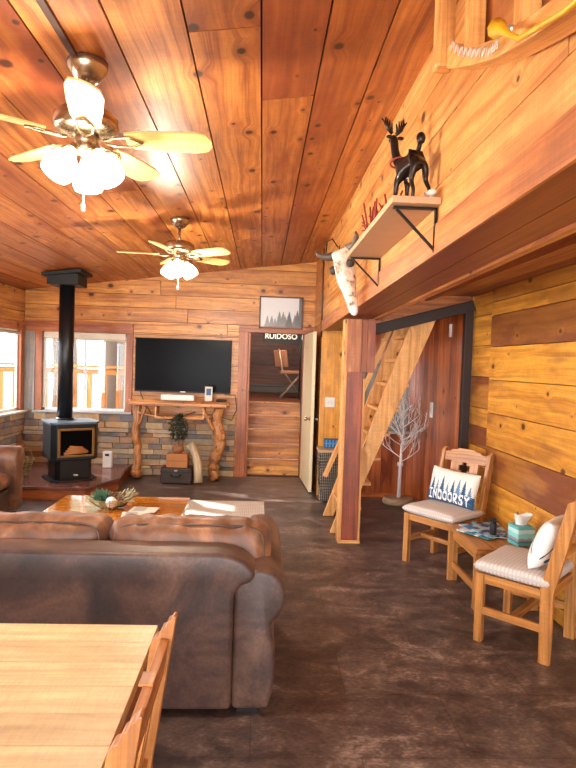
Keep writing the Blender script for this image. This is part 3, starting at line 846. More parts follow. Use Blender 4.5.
b = B(); gnarly(b, [(-1.62, 7.72, .9), (-1.3, 7.72, .84), (-.65, 7.72, .87)], .016, 4); gnarly(b, [(-1.6, 7.72, .75), (-1.52, 7.72, .98)], .02, 5); gnarly(b, [(-.62, 7.72, .7), (-.78, 7.72, .98)], .022, 6); b.build('brace', M['log'], t)
b = B(); b.bb((-1.4, 7.7, .83), (-.75, 7.95, .85), tone=.2); b.bb((-1.4, 7.7, .85), (-1.38, 7.95, .99)); b.bb((-.77, 7.7, .85), (-.75, 7.95, .99)); b.build('shelf', M['upper'], t)

b = B(); b.bb((-1.33, 7.72, 1.073), (-.89, 7.86, 1.15)); o = tag(b.build('set_top_box', M['white'], bev=.01), 'white flat set-top box lying on the log console', 'electronics')
b = B(); b.box((-.70, 7.74, 1.175), (.1, .012, .19), Rx(-.2)); b.box((-.70, 7.765, 1.08), (.08, .07, .012)); o = tag(b.build('cordless_phone', M['cream'], bev=.004), 'small grey cordless handset standing on the log console', 'phone')
b = B(); b.box((-.70, 7.732, 1.20), (.06, .004, .09), Rx(-.2)); b.build('display', M['blue'], o)
b = B(); b.bb((-.6, 7.74, 1.073), (-.46, 7.84, 1.10)); tag(b.build('media_player', M['darkblk'], bev=.008), 'small black box lying at the end of the log console', 'electronics')
# cables
b = B()
b.tube([(-1.66, 8.045, 1.175), (-1.66, 8.03, 1.14), (-1.6, 8.0, 1.02), (-1.5, 8.0, .86), (-1.35, 8.0, .8), (-1.2, 8.01, .78)], .006, 6)
b.tube([(-.5, 8.045, 1.175), (-.5, 8.03, 1.15), (-.36, 8.015, 1.15), (-.33, 8.015, .95), (-.4, 8.01, .8), (-.6, 8.01, .86)], .006, 6)
b.tube([(-.9, 8.01, .9), (-1.05, 8.01, .85), (-1.1, 8.0, .6), (-1.12, 7.98, .4), (-1.05, 7.95, .1), (-1.0, 7.95, .01)], .006, 6)
tag(b.build('television_cable', M['cablek']), 'black cords hanging between television and floor', 'cable')

# suitcase, box, pot plant, birch log
t = thing('suitcase', (-1.07, 7.55, 0), 'dark brown vintage suitcase standing under the log console', 'suitcase')
b = B(); b.bb((-1.27, 7.48, .005), (-.87, 7.72, .215)); b.build('body', M['suitcase'], t, bev=.02, seg=3)
b = B(); b.bb((-1.273, 7.475, .155), (-.867, 7.725, .163)); b.build('band', M['darkblk'], t)
b = B(); b.tube([(-1.13, 7.47, .13), (-1.12, 7.44, .11), (-1.02, 7.44, .11), (-1.01, 7.47, .13)], .009, 8); b.build('handle', M['darkblk'], t)
b = B(); b.bb((-1.09, 7.468, .17), (-1.05, 7.482, .19)); b.build('latch', M['chain'], t, bev=.002)
b = B(); b.bb((-1.2, 7.5, .217), (-.93, 7.7, .395)); o = tag(b.build('cardboard_box', M['card'], bev=.004), 'tan cardboard box sitting on the suitcase', 'box')
b = B(); b.bb((-1.2, 7.497, .30), (-.93, 7.5, .304)); b.build('flap_edge', M['suitcase'], o)
t = thing('potted_plant', (-1.06, 7.57, .397), 'small dark leafy plant in a clay pot on the cardboard box', 'plant')
b = B(); b.lathe([(.05, .397), (.075, .44), (.08, .47), (.06, .495), (.055, .50)], (-1.06, 7.57, 0), 20); b.build('pot', M['terracotta'], t)
b = B(); b.tube([(-1.06, 7.57, .49), (-1.05, 7.57, .6), (-1.06, 7.57, .78)], .008, 6)
for k in range(9):
    a = k*2.4; b.tube([(-1.06, 7.57, .55+.03*k), (-1.06+math.cos(a)*.08, 7.57+math.sin(a)*.06, .62+.03*k)], .004, 5)
b.build('stem', M['bark'], t)
b = B()
for k in range(620):
    a = R.uniform(0, 2*PI); h = R.uniform(0, 1); r = (.12 if h < .7 else .12*(1-h)/.3+.02)*math.sqrt(R.random())
    c = Vector((-1.06+math.cos(a)*r, 7.57+math.sin(a)*r, .56+h*.34))
    b.raw([(-.004, 0, 0), (.011, .016, 0), (.0, .05, .004), (-.014, .018, 0)], [(0, 1, 2, 3)], mat=T(*c) @ Rz(R.uniform(0, 6)) @ Rx(R.uniform(-.9, .9)), g=1)
b.build('foliage', M['leaf'], t, recalc=False)
b = B(); b.tube([(-.78, 7.52, .02), (-.80, 7.58, .25), (-.90, 7.74, .50)], [.058, .055, .05], 14); b.tube([(-.905, 7.7, .42), (-.96, 7.70, .48)], [.03, .026], 10)
tag(b.build('birch_log', M['birch']), 'pale birch log leaning beside the suitcase', 'log')

# ------------------------------------------------------------------ ceiling fans
def make_fan(name, label, loc, rot, shade_rot, drop=.02):
    """loc: point on the ceiling; hub about .28 below"""
    x, y, z = loc
    t = thing(name, loc, label, 'ceiling fan', 'ceiling fans')
    zb = z-.29
    b = B(); b.lathe([(.085, .0), (.082, -.03), (.05, -.075), (.03, -.085)], (x, y, z-.0), 24); b.build('canopy', M['nickel'], t)
    b = B(); b.lathe([(.012, -.08), (.012, -.25)], (x, y, z), 12); b.build('downrod', M['nickel'], t)
    b = B(); b.lathe([(.03, .10), (.10, .085), (.13, .06), (.135, .02), (.12, .0), (.07, -.012)], (x, y, zb), 28); mh = b.build('motor_housing', M['nickel'], t)
    b = B(); b.lathe([(.055, -.01), (.05, -.045), (.045, -.06), (.055, -.075), (.03, -.095)], (x, y, zb), 20); b.build('switch_housing', M['nickel'], t)
    for k in range(5):
        a = rot+k*2*PI/5
        m = T(x, y, zb-.03) @ Rz(a) @ Rx(rad(-14))
        out = [(.17, -.045), (.22, -.058), (.34, -.066), (.46, -.068), (.51, -.055), (.53, -.02), (.53, .02), (.51, .055), (.46, .068), (.34, .066), (.22, .058), (.17, .045)]
        b = B(); b.prism(out, .008, m, g=0); bl = b.build('blade', M['fanblade'], t)
        b = B()
        for s_ in (-1, 1): b.tube([m @ Vector((.08, s_*.01, -.006)), m @ Vector((.13, s_*.03, -.008)), m @ Vector((.19, s_*.032, -.006)), m @ Vector((.24, 0, -.006))], .006, 6)
        b.build('blade_bracket', M['nickel'], bl)
    for k in range(3):
        a = shade_rot+k*2*PI/3
        m = T(x+math.cos(a)*.055, y+math.sin(a)*.055, zb-.085) @ Rz(a) @ Ry(rad(148))
        b = B(); b.lathe([(.022, .0), (.028, .02), (.05, .05), (.064, .09), (.066, .12), (.058, .14), (.03, .145)], (0, 0, 0), 20, m); sh = b.build('light_shade', M['shade'], t)
        b = B(); b.lathe([(.02, -.02), (.024, .012)], (0, 0, 0), 14, m); b.build('socket', M['brassy'], sh)
    b = B(); b.tube([(x, y-.02, zb-.09), (x, y-.02, zb-.30)], .002, 5); b.build('pull_chain', M['chain'], t)
    b = B(); b.lathe([(.004, 0), (.008, -.01), (.008, -.03), (.003, -.035)], (x, y-.02, zb-.30), 10); b.build('chain_pull', M['white'], t)
    l = bpy.data.lights.new('fan_bulb', 'POINT'); l.energy = 55; l.color = (1, .86, .66); l.shadow_soft_size = .06
    lo = bpy.data.objects.new('fan_bulb', l); COL.objects.link(lo); lo.location = (x, y, zb-.29)
    return t
make_fan('ceiling_fan', 'near ceiling fan above the dining table, one blade pointing at the viewer', (-.77, 2.50, zc(-.77)), rad(-74), rad(-140))
f2 = make_fan('ceiling_fan', 'ceiling fan nearer the television wall, seen beyond the other fan', (-.755, 5.12, zc(-.755)), rad(40), rad(-90))
b = B(); b.box((-.80, 1.1, zc(-.80)-.008), (.03, 2.7, .015)); tag(b.build('wire_cover', plain('dark_brown_raceway', '#3c1d12', .5), bev=.003), 'dark wire cover strip running along the ceiling to the near fan', 'cable cover')

# ------------------------------------------------------------------ big sofa (seen from behind)
t = thing('sofa', (-.95, 3.1, 0), 'large brown suede sofa turned towards the stove, seen from behind', 'sofa')
arm = [(-.092, .03), (.074, .03), (.092, .1), (.104, .18), (.10, .28), (.082, .37), (.078, .41), (.105, .435), (.135, .48), (.143, .53), (.128, .59), (.085, .632), (.03, .65), (-.03, .64), (-.07, .60), (-.092, .55)]
arm = [(x, .03+(z-.03)*1.04) for x, z in arm]
MX = Matrix(((1, 0, 0, 0), (0, 0, 1, 0), (0, 1, 0, 0), (0, 0, 0, 1)))  # XY->XZ, Z->Y
b = B(); b.prism(arm, .99, T(0, 2.58, 0) @ MX, g=1, smooth=True); a1 = b.build('arm', M['leather'], t, bev=.02, seg=3)
b = B(); b.prism([(-1.9-x, z) for x, z in arm], .99, T(0, 2.58, 0) @ MX, g=1, smooth=True); b.build('arm', M['leather'], t, bev=.02, seg=3)
back = [(-1.80, .03), (-.096, .03), (-.096, .52), (-.085, .56), (-.06, .585), (-.02, .60), (.004, .625), (-.005, .655), (-.05, .695), (-.11, .718), (-.18, .727), (-1.72, .727), (-1.79, .718), (-1.85, .695), (-1.895, .655), (-1.90, .62), (-1.84, .585), (-1.815, .56), (-1.80, .52)]
back = [(x, .03+(z-.03)*1.028) for x, z in back]
b = B(); b.prism(back, .19, T(0, 2.567, 0) @ MX, g=0, smooth=True); b.build('back_frame', M['leather'], t, bev=.022, seg=3)
b = B(); b.bb((-1.80, 2.76, .06), (-.1, 3.55, .30)); b.build('base', M['leather'], t, bev=.015)
for x in (-.53, -1.37):
    b = B(); b.pillow(.84, .78, .17, T(x, 3.18, .385), puff=.3, wr=.004, seed=x); b.build('seat_cushion', M['leather2'], t)
for i, x in enumerate((-.325, -1.115)):
    m = T(x, 2.875, .600) @ Rx(rad(82))
    b = B(); b.rbox(.785, .46, .25, .085, m, n=44, wr=.009, seed=3+i*5); cu = b.build('back_cushion', M['leather2'], t)
    b = B(); pts = []
    for k in range(81):
        q = k/80*2*PI; cx_, cy_ = math.cos(q), math.sin(q); ex = .28
        px_ = .362*math.copysign(abs(cx_)**ex, cx_); py_ = .20*math.copysign(abs(cy_)**ex, cy_)
        pts.append(m @ Vector((px_, py_, .112+.003*math.sin(px_*40))))
    b.tube(pts, .005, 6, caps=False); b.build('piping', M['leather'], cu)
for (x, y) in ((-.02, 2.64), (-1.88, 2.64), (-.02, 3.5), (-1.88, 3.5)):
    b = B(); b.box((x, y, .016), (.1, .08, .03)); b.build('foot', M['darkblk'], t, bev=.004)

# armchair by the hearth (faces +X)
t = thing('armchair', (-2.8, 5.35, 0), 'brown leather armchair with rolled arm near the hearth', 'armchair')
ar = [(-.09, .03), (.06, .03), (.07, .3), (.065, .42), (.10, .47), (.115, .55), (.09, .62), (.03, .65), (-.04, .64), (-.09, .59), (-.11, .52), (-.09, .46)]
MY = Matrix(((0, 0, 1, 0), (1, 0, 0, 0), (0, 1, 0, 0), (0, 0, 0, 1)))  # x->Y, y->Z, z->X
b = B(); b.prism(ar, .82, T(-3.17, 5.78, .06) @ MY, g=0, smooth=True); b.build('arm', M['leather2'], t, bev=.02, seg=3)
b = B(); b.prism(ar, .82, T(-3.17, 4.92, .06) @ MY, g=0, smooth=True); b.build('arm', M['leather2'], t, bev=.02, seg=3)
b = B(); b.bb((-3.25, 5.0, .06), (-2.42, 5.7, .30)); b.build('base', M['leather'], t, bev=.02)
b = B(); b.pillow(.72, .70, .2, T(-2.74, 5.35, .40), puff=.25, wr=.004); b.build('seat_cushion', M['leather2'], t)
b = B(); b.bb((-3.25, 4.9, .06), (-3.1, 5.82, .78)); b.build('back_frame', M['leather'], t, bev=.05, seg=4)
for (x, y) in ((-3.18, 4.95), (-3.18, 5.75), (-2.42, 4.95), (-2.42, 5.75)):
    b = B(); b.box((x, y, .032), (.07, .07, .06)); b.build('foot', M['darkblk'], t)

# ------------------------------------------------------------------ rug, coffee table and its things
b = B(); b.bb((-1.25, 4.95, .001), (.075, 6.62, .012)); tag(b.build('rug', M['rug'], bev=.003), 'pale beige striped rug on the floor beyond the coffee table', 'rug')
t = thing('coffee_table', (-1.08, 4.3, 0), 'low glossy orange wood coffee table in front of the sofa', 'coffee table')
b = B()
for k in range(6): b.bb((-1.6, 3.74+.19*k+.001, .415), (-.57, 3.74+.19*(k+1)-.001, .45), tone=[.1, .3, .0, .2, .4, .1][k], g=0)
b.build('tabletop', M['coffee'], t, bev=.003)
b = B(); b.bb((-1.54, 3.80, .33), (-.63, 3.83, .414)); b.bb((-1.54, 4.79, .33), (-.63, 4.82, .414)); b.bb((-1.54, 3.83, .33), (-1.51, 4.79, .414)); b.bb((-.66, 3.83, .33), (-.63, 4.79, .414)); b.build('apron', M['oak'], t)
for x in (-1.53, -.64):
    for y in (3.82, 4.80):
        b = B(); b.box((x, y, .207), (.07, .07, .413)); b.build('leg', M['oak'], t, bev=.004)
b = B(); b.bb((-1.5, 3.85, .12), (-.67, 4.77, .14)); b.build('shelf', M['oak'], t)

t = thing('wire_bowl', (-1.14, 4.48, .452), 'wire bowl filled with greenery, cones and a ball on the coffee table', 'bowl')
b = B(); cx, cy = -1.14, 4.48
for k in range(6):
    r = .06+.022*k; z = .458+.016*k
    b.tube([(cx+math.cos(a*PI/10)*r, cy+math.sin(a*PI/10)*r*.95, z) for a in range(21)], .003, 5, caps=False)
for a in range(14): b.tube([(cx+math.cos(a*PI/7)*.06, cy+math.sin(a*PI/7)*.06, .456), (cx+math.cos(a*PI/7)*.12, cy+math.sin(a*PI/7)*.12, .49), (cx+math.cos(a*PI/7)*.185, cy+math.sin(a*PI/7)*.18, .55)], .003, 5)
b.build('wires', M['wirem'], t)
g_ = 'filling of the wire bowl'
b = B()
for k in range(260):
    a = R.uniform(0, 2*PI); e = R.uniform(.2, 1.4); L = R.uniform(.04, .08)
    c = Vector((-1.20+R.uniform(-.04, .04), 4.47+R.uniform(-.05, .05), .50+R.uniform(0, .03)))
    b.bar(c, c+Vector((math.cos(a)*math.cos(e), math.sin(a)*math.cos(e), math.sin(e)))*L, .005, .003)
tag(b.build('pine_sprig', M['leaf2']), 'tuft of green needles in the wire bowl', 'greenery')
for i, (x, y, r, nm) in enumerate(((-1.11, 4.40, .042, 'white_ball'), (-1.05, 4.49, .04, 'pine_cone'), (-1.13, 4.52, .038, 'pine_cone'))):
    b = B()
    b.ball((x, y, .515), r, (1, 1, 1.0 if i == 0 else 1.3))
    if i:
        for k in range(40):
            a = k*2.4; h = -1+2*k/40; q = math.sqrt(max(0, 1-h*h))*r
            b.ball((x+math.cos(a)*q, y+math.sin(a)*q, .515+h*r*1.3), .010, n=5)
    o = b.build(nm, M['ball'] if i == 0 else M['cone'])
    tag(o, ('rough white ball in the wire bowl', 'brown pine cone at the outer side of the wire bowl', 'brown pine cone in the middle of the wire bowl')[i], ('ball', 'pine cone', 'pine cone')[i])
b = B()
for k in range(120):
    a = R.uniform(-.4, 1.2); e = R.uniform(.1, .9); L = R.uniform(.06, .11)
    c = Vector((-1.05+R.uniform(-.04, .03), 4.49+R.uniform(-.05, .06), .51))
    b.bar(c, c+Vector((math.cos(a)*math.cos(e), math.sin(a)*math.cos(e), math.sin(e)))*L, .005, .003)
tag(b.build('dried_sprig', plain('dried_sage', '#b0ab8c', .8)), 'tuft of pale dried leaves in the wire bowl', 'greenery')
for i, (x, y, a) in enumerate(((-.90, 4.28, .15), (-.86, 4.40, -.1))):
    b = B(); b.box((x, y, .4565+.008*i), (.2, .14, .012 if not i else .006), Rz(a)); b.box((x-.03, y, .4632+.0055*i), (.09, .12, .001), Rz(a), mi=1)
    tag(b.build('brochure', [M['cream'], M['greypaint']]), ('white folded brochure lying flat on the coffee table', 'white folded brochure lying on top of the other brochure')[i], 'brochure')

# ------------------------------------------------------------------ dining table (near) + oak chairs
t = thing('dining_table', (-1.2, 1.2, 0), 'pale butcher block dining table standing behind the brown sofa', 'dining table')
b = B()
for k in range(14):
    y0 = .2+.1185*k
    b.bb((-2.2, y0+.0005, .715), (-.31, y0+.1180, .75), tone=R.choice((0, .15, .4, .7, .25)), g=0)
b.build('tabletop', M['tabletop'], t, bev=.0015)
b = B(); b.bb((-2.1, .3, .63), (-.42, .325, .714)); b.bb((-2.1, 1.74, .63), (-.42, 1.765, .714)); b.bb((-.335, .25, .60), (-.315, 1.80, .714), tone=.2); b.bb((-2.1, .325, .63), (-2.07, 1.74, .714)); b.build('apron', M['oak'], t)
for x in (-2.08, -.44):
    for y in (.32, 1.745):
        b = B(); b.box((x, y, .357), (.08, .08, .712)); b.build('leg', M['oak'], t, bev=.005)

def make_chair(label, cat='chair', group=None, cushion=True, H=.93, name='oak_chair', lean=.09, w=.48):
    """faces local -Y; origin on the floor under the seat centre"""
    t = thing(name, (0, 0, 0), label, cat, group)
    hw, hd = w/2, .19
    for s_ in (-1, 1):
        b = B(); b.box((s_*(hw-.02), -hd, .205), (.045, .045, .41)); b.build('leg', M['oak'], t, bev=.003)
        b = B()
        prof = [(hd-.03, 0), (hd+.03, 0), (hd+.035, .40), (hd+.06+lean*.45, .68), (hd+.055+lean, H-.02), (hd+.03+lean, H), (hd-.005+lean, H-.02), (hd-.01+lean*.45, .68), (hd-.035, .42)]
        b.prism(prof, .034, T(s_*(hw-.02)-.017, 0, 0) @ MY, g=1); b.build('rear_leg', M['oak'], t, bev=.003)
        b = B(); b.box((s_*(hw-.02), 0, .19), (.022, 2*hd-.03, .045)); b.build('stretcher', M['oak'], t, bev=.002)
    b = B(); b.box((0, 0, .19), (w-.06, .035, .035)); b.build('stretcher', M['oak'], t, bev=.002)
    b = B()
    b.box((0, -hd, .38), (w-.085, .022, .055)); b.box((0, hd, .38), (w-.075, .022, .055))
    for s_ in (-1, 1): b.box((s_*(hw-.02), 0, .38), (.022, 2*hd-.05, .055))
    b.build('seat_frame', M['oak'], t, bev=.002)
    if cushion:
        b = B(); b.pillow(w+.02, .44, .085, T(0, -.015, .448), puff=.22, wr=.001, nx=30, ny=30, corner=.03); b.build('seat_cushion', M['fabric'], t)
    else:
        b = B(); b.box((0, -.01, .425), (w-.01, .41, .03)); b.build('seat', M['oak'], t, bev=.006)
    # crest with stepped outline, leaning back
    zt_ = H
    pitch = math.atan2(lean*.55, .25)
    yb = hd+.012+lean*.78
    m = T(0, yb, 0) @ T(0, 0, zt_-.06) @ Rx(-pitch) @ MX.copy()
    h = hw-.04
    cr = [(-h, -.05), (h, -.05), (h, .03), (h-.05, .034), (h-.065, .05), (h-.11, .052), (h-.125, .066), (-h+.125, .066), (-h+.11, .052), (-h+.065, .05), (-h+.05, .034), (-h, .03)]
    b = B(); b.prism(cr, .026, m, g=0); b.build('crest_rail', M['oak'], t, bev=.003)
    b = B()
    for xa, xb, za, zb in ((-.13, -.055, -.24, -.05), (.055, .13, -.24, -.05), (-.055, -.03, -.24, -.12), (.03, .055, -.24, -.12), (-.055, -.02, -.075, -.05), (.02, .055, -.075, -.05)):
        b.prism([(xa, za), (xb, za), (xb, zb), (xa, zb)], .016, m @ T(0, 0, .005), g=1)
    b.prism([(-h, -.30), (h, -.30), (h, -.24), (-h, -.24)], .02, m @ T(0, 0, .003), g=0)
    b.build('back_splat', M['oak'], t)
    return t
c0 = make_chair('oak chair with stepped crest holding the tree print pillow, beside the twig tree', group=None)
# far chair faces (-.95,-.31)
c0.location = (1.535, 4.65, 0); c0.rotation_euler = (0, 0, math.atan2(-.6, -.8)+PI/2)
c1 = copy_tree(c0); c1.location = (1.63, 3.355, 0); c1.rotation_euler = (0, 0, math.atan2(.71, -.71)+PI/2)
tag(c1, 'oak chair with diamond patterned pad holding the white pillow, beside the tissue box', 'chair')
t = thing('dining_chair', (-.45, 1.2, 0), 'oak dining chair pushed in against the pale dining table', 'chair')
for y in (1.015, 1.415):
    b = B()
    pr = [(-.30, .0), (-.25, .0), (-.245, .45), (-.243, .60), (-.190, .982), (-.197, .984), (-.203, .974), (-.209, .973), (-.216, .957), (-.223, .955), (-.232, .934), (-.240, .932), (-.252, .91), (-.285, .62), (-.30, .45)]
    b.prism(pr, .032, T(0, y-.016, 0) @ MX, g=1, tone=.2); b.build('rear_leg', M['oak'], t, bev=.002)
    b = B(); b.box((-.66, y, .215), (.045, .04, .43)); b.build('leg', M['oak'], t, bev=.003)
    b = B(); b.box((-.46, y, .2), (.37, .022, .04)); b.build('stretcher', M['oak'], t)
b = B(); b.bb((-.69, 1.0, .43), (-.26, 1.43, .46)); b.build('seat', M['oak'], t, bev=.008)
b = B(); b.bb((-.67, 1.03, .37), (-.65, 1.40, .43)); b.bb((-.29, 1.03, .37), (-.27, 1.40, .43)); b.bb((-.65, 1.005, .37), (-.29, 1.025, .43)); b.bb((-.65, 1.405, .37), (-.29, 1.425, .43)); b.build('seat_frame', M['oak'], t)
b = B(); b.bar((-.222, 1.033, .885), (-.222, 1.398, .885), .022, .09, up=(.14, 0, 1)); b.bar((-.262, 1.033, .60), (-.262, 1.398, .60), .02, .06, up=(.14, 0, 1))
for y in (1.10, 1.16, 1.27, 1.33): b.bar((-.262, y, .63), (-.228, y, .845), .03, .012, up=(1, 0, 0))
b.build('back_splat', M['oak'], t, bev=.002)
b = B(); b.bb((-.236, 1.19, .928), (-.206, 1.24, .9335)); b.build('top_block', M['oak'], t, bev=.001)

# pillows
FONT5 = {'I': ['11111', '00100', '00100', '00100', '00100', '00100', '11111'], 'N': ['10001', '11001', '11101', '10111', '10011', '10001', '10001'],
 'D': ['11110', '11011', '10001', '10001', '10001', '11011', '11110'], 'O': ['01110', '11011', '10001', '10001', '10001', '11011', '01110'],
 'R': ['11110', '10011', '10011', '11110', '11100', '10110', '10011'], 'S': ['01111', '11001', '11000', '01110', '00011', '10011', '11110'], 'Y': ['10001', '11011', '01110', '00100', '00100', '00100', '00100']}
word = 'INDOORSY'
pt = [(i/9+.03, .34+.5*RT.uniform(.5, 1)) for i in range(10)]
def pillow_paint(u, v, side):
    W = lin('#e4dfd4'); Bl = lin('#2d4f72'); B2 = lin('#5f86a3'); wh = lin('#eeece6')
    if side < 0: return W
    c = W
    if v < .34: c = Bl if noise.noise(Vector((u*9, v*9, 3))) > -.2 else lin('#3d6488')
    for i, (x, h) in enumerate(pt):
        if .28 < v < h:
            w = (h-v)*.12*(.5+.9*((v*22+i*.3) % 1))+.004
            if abs(u-x) < w: c = Bl if i % 2 else B2
    if .05 < v < .35 and .06 < u < .94:
        k = (u-.06)/.88*8; i = int(k); f = (k-i)*6.2-.6
        j = 6-int((v-.05)/.30*7)
        if 0 <= f < 5 and 0 <= j < 7:
            if FONT5[word[min(i, 7)]][j][min(4, int(f))] == '1': c = wh
            
    return c
def pillow_paint2(u, v, side):
    c = lin('#e6e4de'); w = abs(u-.5)*2
    if abs(v-(.86-.55*w*w-.1*w)) < .028 and .25 < w < .95: c = lin('#2d3c50')
    if ((w-.55)/.22)**2+((v-.24)/.06)**2 < 1: c = lin('#40678a')
    if ((w-.2)/.10)**2+((v-.55)/.05)**2 < 1: c = lin('#6d8ea4')
    return c
def pillow_obj(name, label, w, h, th, m, fn):
    b = B(); b.pillow(w, h, th, m, nx=200, ny=100, puff=.5, paint=fn, corner=.07)
    o = b.build(name, M['paint']); return tag(o, label, 'pillow')
# chair 0 local frame
m0 = Matrix.Translation(c0.location) @ Rz(c0.rotation_euler.z)
pillow_obj('throw_pillow', 'white pillow printed with blue fir trees and the word INDOORSY, on the chair', .46, .29, .13, m0 @ T(-.0, .115, .625) @ Rx(rad(75)) @ Rz(rad(-2)), pillow_paint)
m1 = Matrix.Translation(c1.location) @ Rz(c1.rotation_euler.z)
pillow_obj('throw_pillow', 'plain white pillow with thin blue stroke, leaning on the chair by the tissue box', .34, .30, .13, m1 @ T(.03, .13, .635) @ Rx(rad(68)), pillow_paint2)

# ------------------------------------------------------------------ end table with things
t = thing('end_table', (1.7, 4.05, 0), 'low oak end table between the two oak chairs', 'side table')
b = B()
for k in range(4): b.bb((1.46+.115*k+.0005, 3.72, .395), (1.46+.115*(k+1)-.0005, 4.34, .425), tone=.1*k, g=1)
b.build('tabletop', M['oak'], t, bev=.003)
for (x, y) in ((1.50, 4.30), (1.50, 3.77), (1.88, 3.77), (1.88, 4.30)):
    b = B(); b.box((x, y, .197), (.07, .035, .393)); b.build('leg', M['oak'], t, bev=.003)
for a_, c_ in (((1.485, 3.80, .33), (1.505, 4.27, .394)), ((1.87, 3.80, .33), (1.89, 4.27, .394)), ((1.49, 3.80, .1), (1.51, 4.28, .15))):
    b = B(); b.bb(a_, c_); b.build('rail', M['oak'], t)
mg = [('#2a5a86', '#9cc3d6'), ('#d9dde0', '#4f86b0'), ('#1d7f8c', '#dbe6e6'), ('#20304a', '#6db0c8'), ('#8fb7cc', '#2b4e86')]
for i, (x, y, a) in enumerate(((1.66, 4.18, .2), (1.70, 4.1, -.3), (1.61, 4.05, .6), (1.72, 4.17, -.1), (1.66, 4.08, .35))):
    t_ = NT('magazine_cover_%d' % i); tc = t_.node('ShaderNodeTexCoord'); nn = t_.noise(tc.outputs['Object'], 9, 2)
    t_.link(t_.ramp(nn.outputs[0], [(.4, mg[i][0]), (.5, mg[i][1])], 'CONSTANT'), t_.b.inputs['Base Color']); t_.b.inputs['Roughness'].default_value = .25
    b = B(); b.box((x, y, .429+.0062*i), (.2, .27, .005), Rz(a))
    tag(b.build('magazine', t_.m), ['magazine lying lowest on the oak end table', 'pale covered magazine second from the bottom on the end table', 'teal covered magazine in the middle of the pile on the end table', 'dark navy magazine second from the top on the end table', 'light blue magazine on top of the pile on the end table'][i], 'magazine', None)
t = thing('tissue_box', (1.81, 3.84, .427), 'teal patterned cube tissue box on the end table', 'tissue box')
def tb():
    t_ = NT('tissue_print'); tc = t_.node('ShaderNodeTexCoord'); s3 = t_.node('ShaderNodeSeparateXYZ'); t_.link(tc.outputs['Object'], s3.inputs[0])
    n = t_.noise(tc.outputs['Object'], 30, 2)
    f = t_.math('FRACT', t_.math('MULTIPLY_ADD', s3.outputs[2], 7.7, .12)); f = t_.math('ADD', f, t_.math('MULTIPLY_ADD', n.outputs[0], .2, -.1))
    t_.link(t_.ramp(f, [(0, '#5fb2b4'), (.3, '#3c7f9a'), (.42, '#9a8f8c'), (.55, '#7fd0cc'), (.8, '#b9e0e0')], 'CONSTANT'), t_.b.inputs['Base Color']); t_.b.inputs['Roughness'].default_value = .5
    return t_.m
b = B(); b.box((1.81, 3.84, .427+.068), (.125, .125, .133), Rz(.15)); b.build('box', tb(), t, bev=.004)
b = B()
vs = []; n_ = 16
for j, (r, z) in enumerate(((.03, 0), (.035, .02), (.05, .045), (.052, .07))):
    for k in range(n_):
        a = 2*PI*k/n_; rr = r*(1+.35*math.sin(3*a+j)) ; vs.append((1.81+math.cos(a)*rr*1.1, 3.84+math.sin(a)*rr*.5, .562+z+.012*math.sin(2*a+1)*(j > 1)))
b.raw(vs, [(j*n_+k, j*n_+(k+1) % n_, (j+1)*n_+(k+1) % n_, (j+1)*n_+k) for j in range(3) for k in range(n_)], smooth=True); b.build('tissue', M['tissue'], t, recalc=False)
b = B(); b.lathe([(.022, 0), (.024, .01), (.024, .07), (.018, .085), (.01, .09)], (1.66, 3.95, .459), 14); b.box((1.66, 3.95, .562), (.03, .03, .025))
tag(b.build('spray_bottle', M['darkblk']), 'small dark bottle standing on the magazines', 'bottle')

# ------------------------------------------------------------------ support post
b = B(); b.bb((.765, 5.16, .03), (.915, 5.31, 2.03), tone=.2, g=2)
po = tag(b.build('support_post', M['redpost'], bev=.006), 'square reddish support post under the loft beam', 'post')
b = B(); b.bb((.735, 5.17, .0), (.7645, 5.31, 2.03), tone=.0, g=2); b.bb((.9155, 5.17, .0), (.935, 5.30, 1.5), tone=.1, g=2); b.bb((.735, 5.15, .0), (.935, 5.159, .03), tone=.1, g=0); b.build('edge_trim', M['ladder'], po)
b = B(); b.bb((.755, 5.13, 1.555), (.885, 5.158, 2.03), tone=.3, g=2); b.build('cap_board', M['beam'], po, bev=.003)
b = B(); b.bb((.94, 5.14, 1.555), (1.01, 5.30, 2.03), tone=.7, g=2); b.bb((.887, 5.14, 1.555), (.938, 5.158, 2.03), tone=.7, g=2); b.build('cheek_board', M['beam'], po, bev=.003)

# ------------------------------------------------------------------ loft ladder
t = thing('loft_ladder', (1.0, 5.87, 0), 'steep pale pine ladder stair leaning up behind the reddish post', 'ladder')
sl = .345
def stringer(y, wd=.24):
    b = B(); x0 = .70; H_ = 2.28
    m = T(0, y, 0) @ MX
    b.prism([(x0, .002), (x0+.11, .002), (x0+wd*.97, .3), (x0+wd+H_*sl, H_), (x0+H_*sl, H_)], .036, m, g=1, tone=.0)
    return b.build('stringer', M['ladder'], t, bev=.003)
stringer(5.45); stringer(6.08)
for k in range(9):
    z = .24*(k+1); x = .70+z*sl
    b = B(); b.bb((x+.02, 5.487, z-.018), (x+.22, 6.079, z+.014), tone=.1, g=1); b.build('tread', M['ladder'], t, bev=.002)
b = B(); b.bar((.72, 6.22, .40), (.70+.345*2.25-.02, 6.22, 2.22), .03, .05); b.bar((.98, 6.22, .95), (.98, 6.12, .95), .03, .03); b.bar((1.30, 6.22, 1.9), (1.30, 6.12, 1.9), .03, .03)
b.build('handrail', M['ladder'], t)

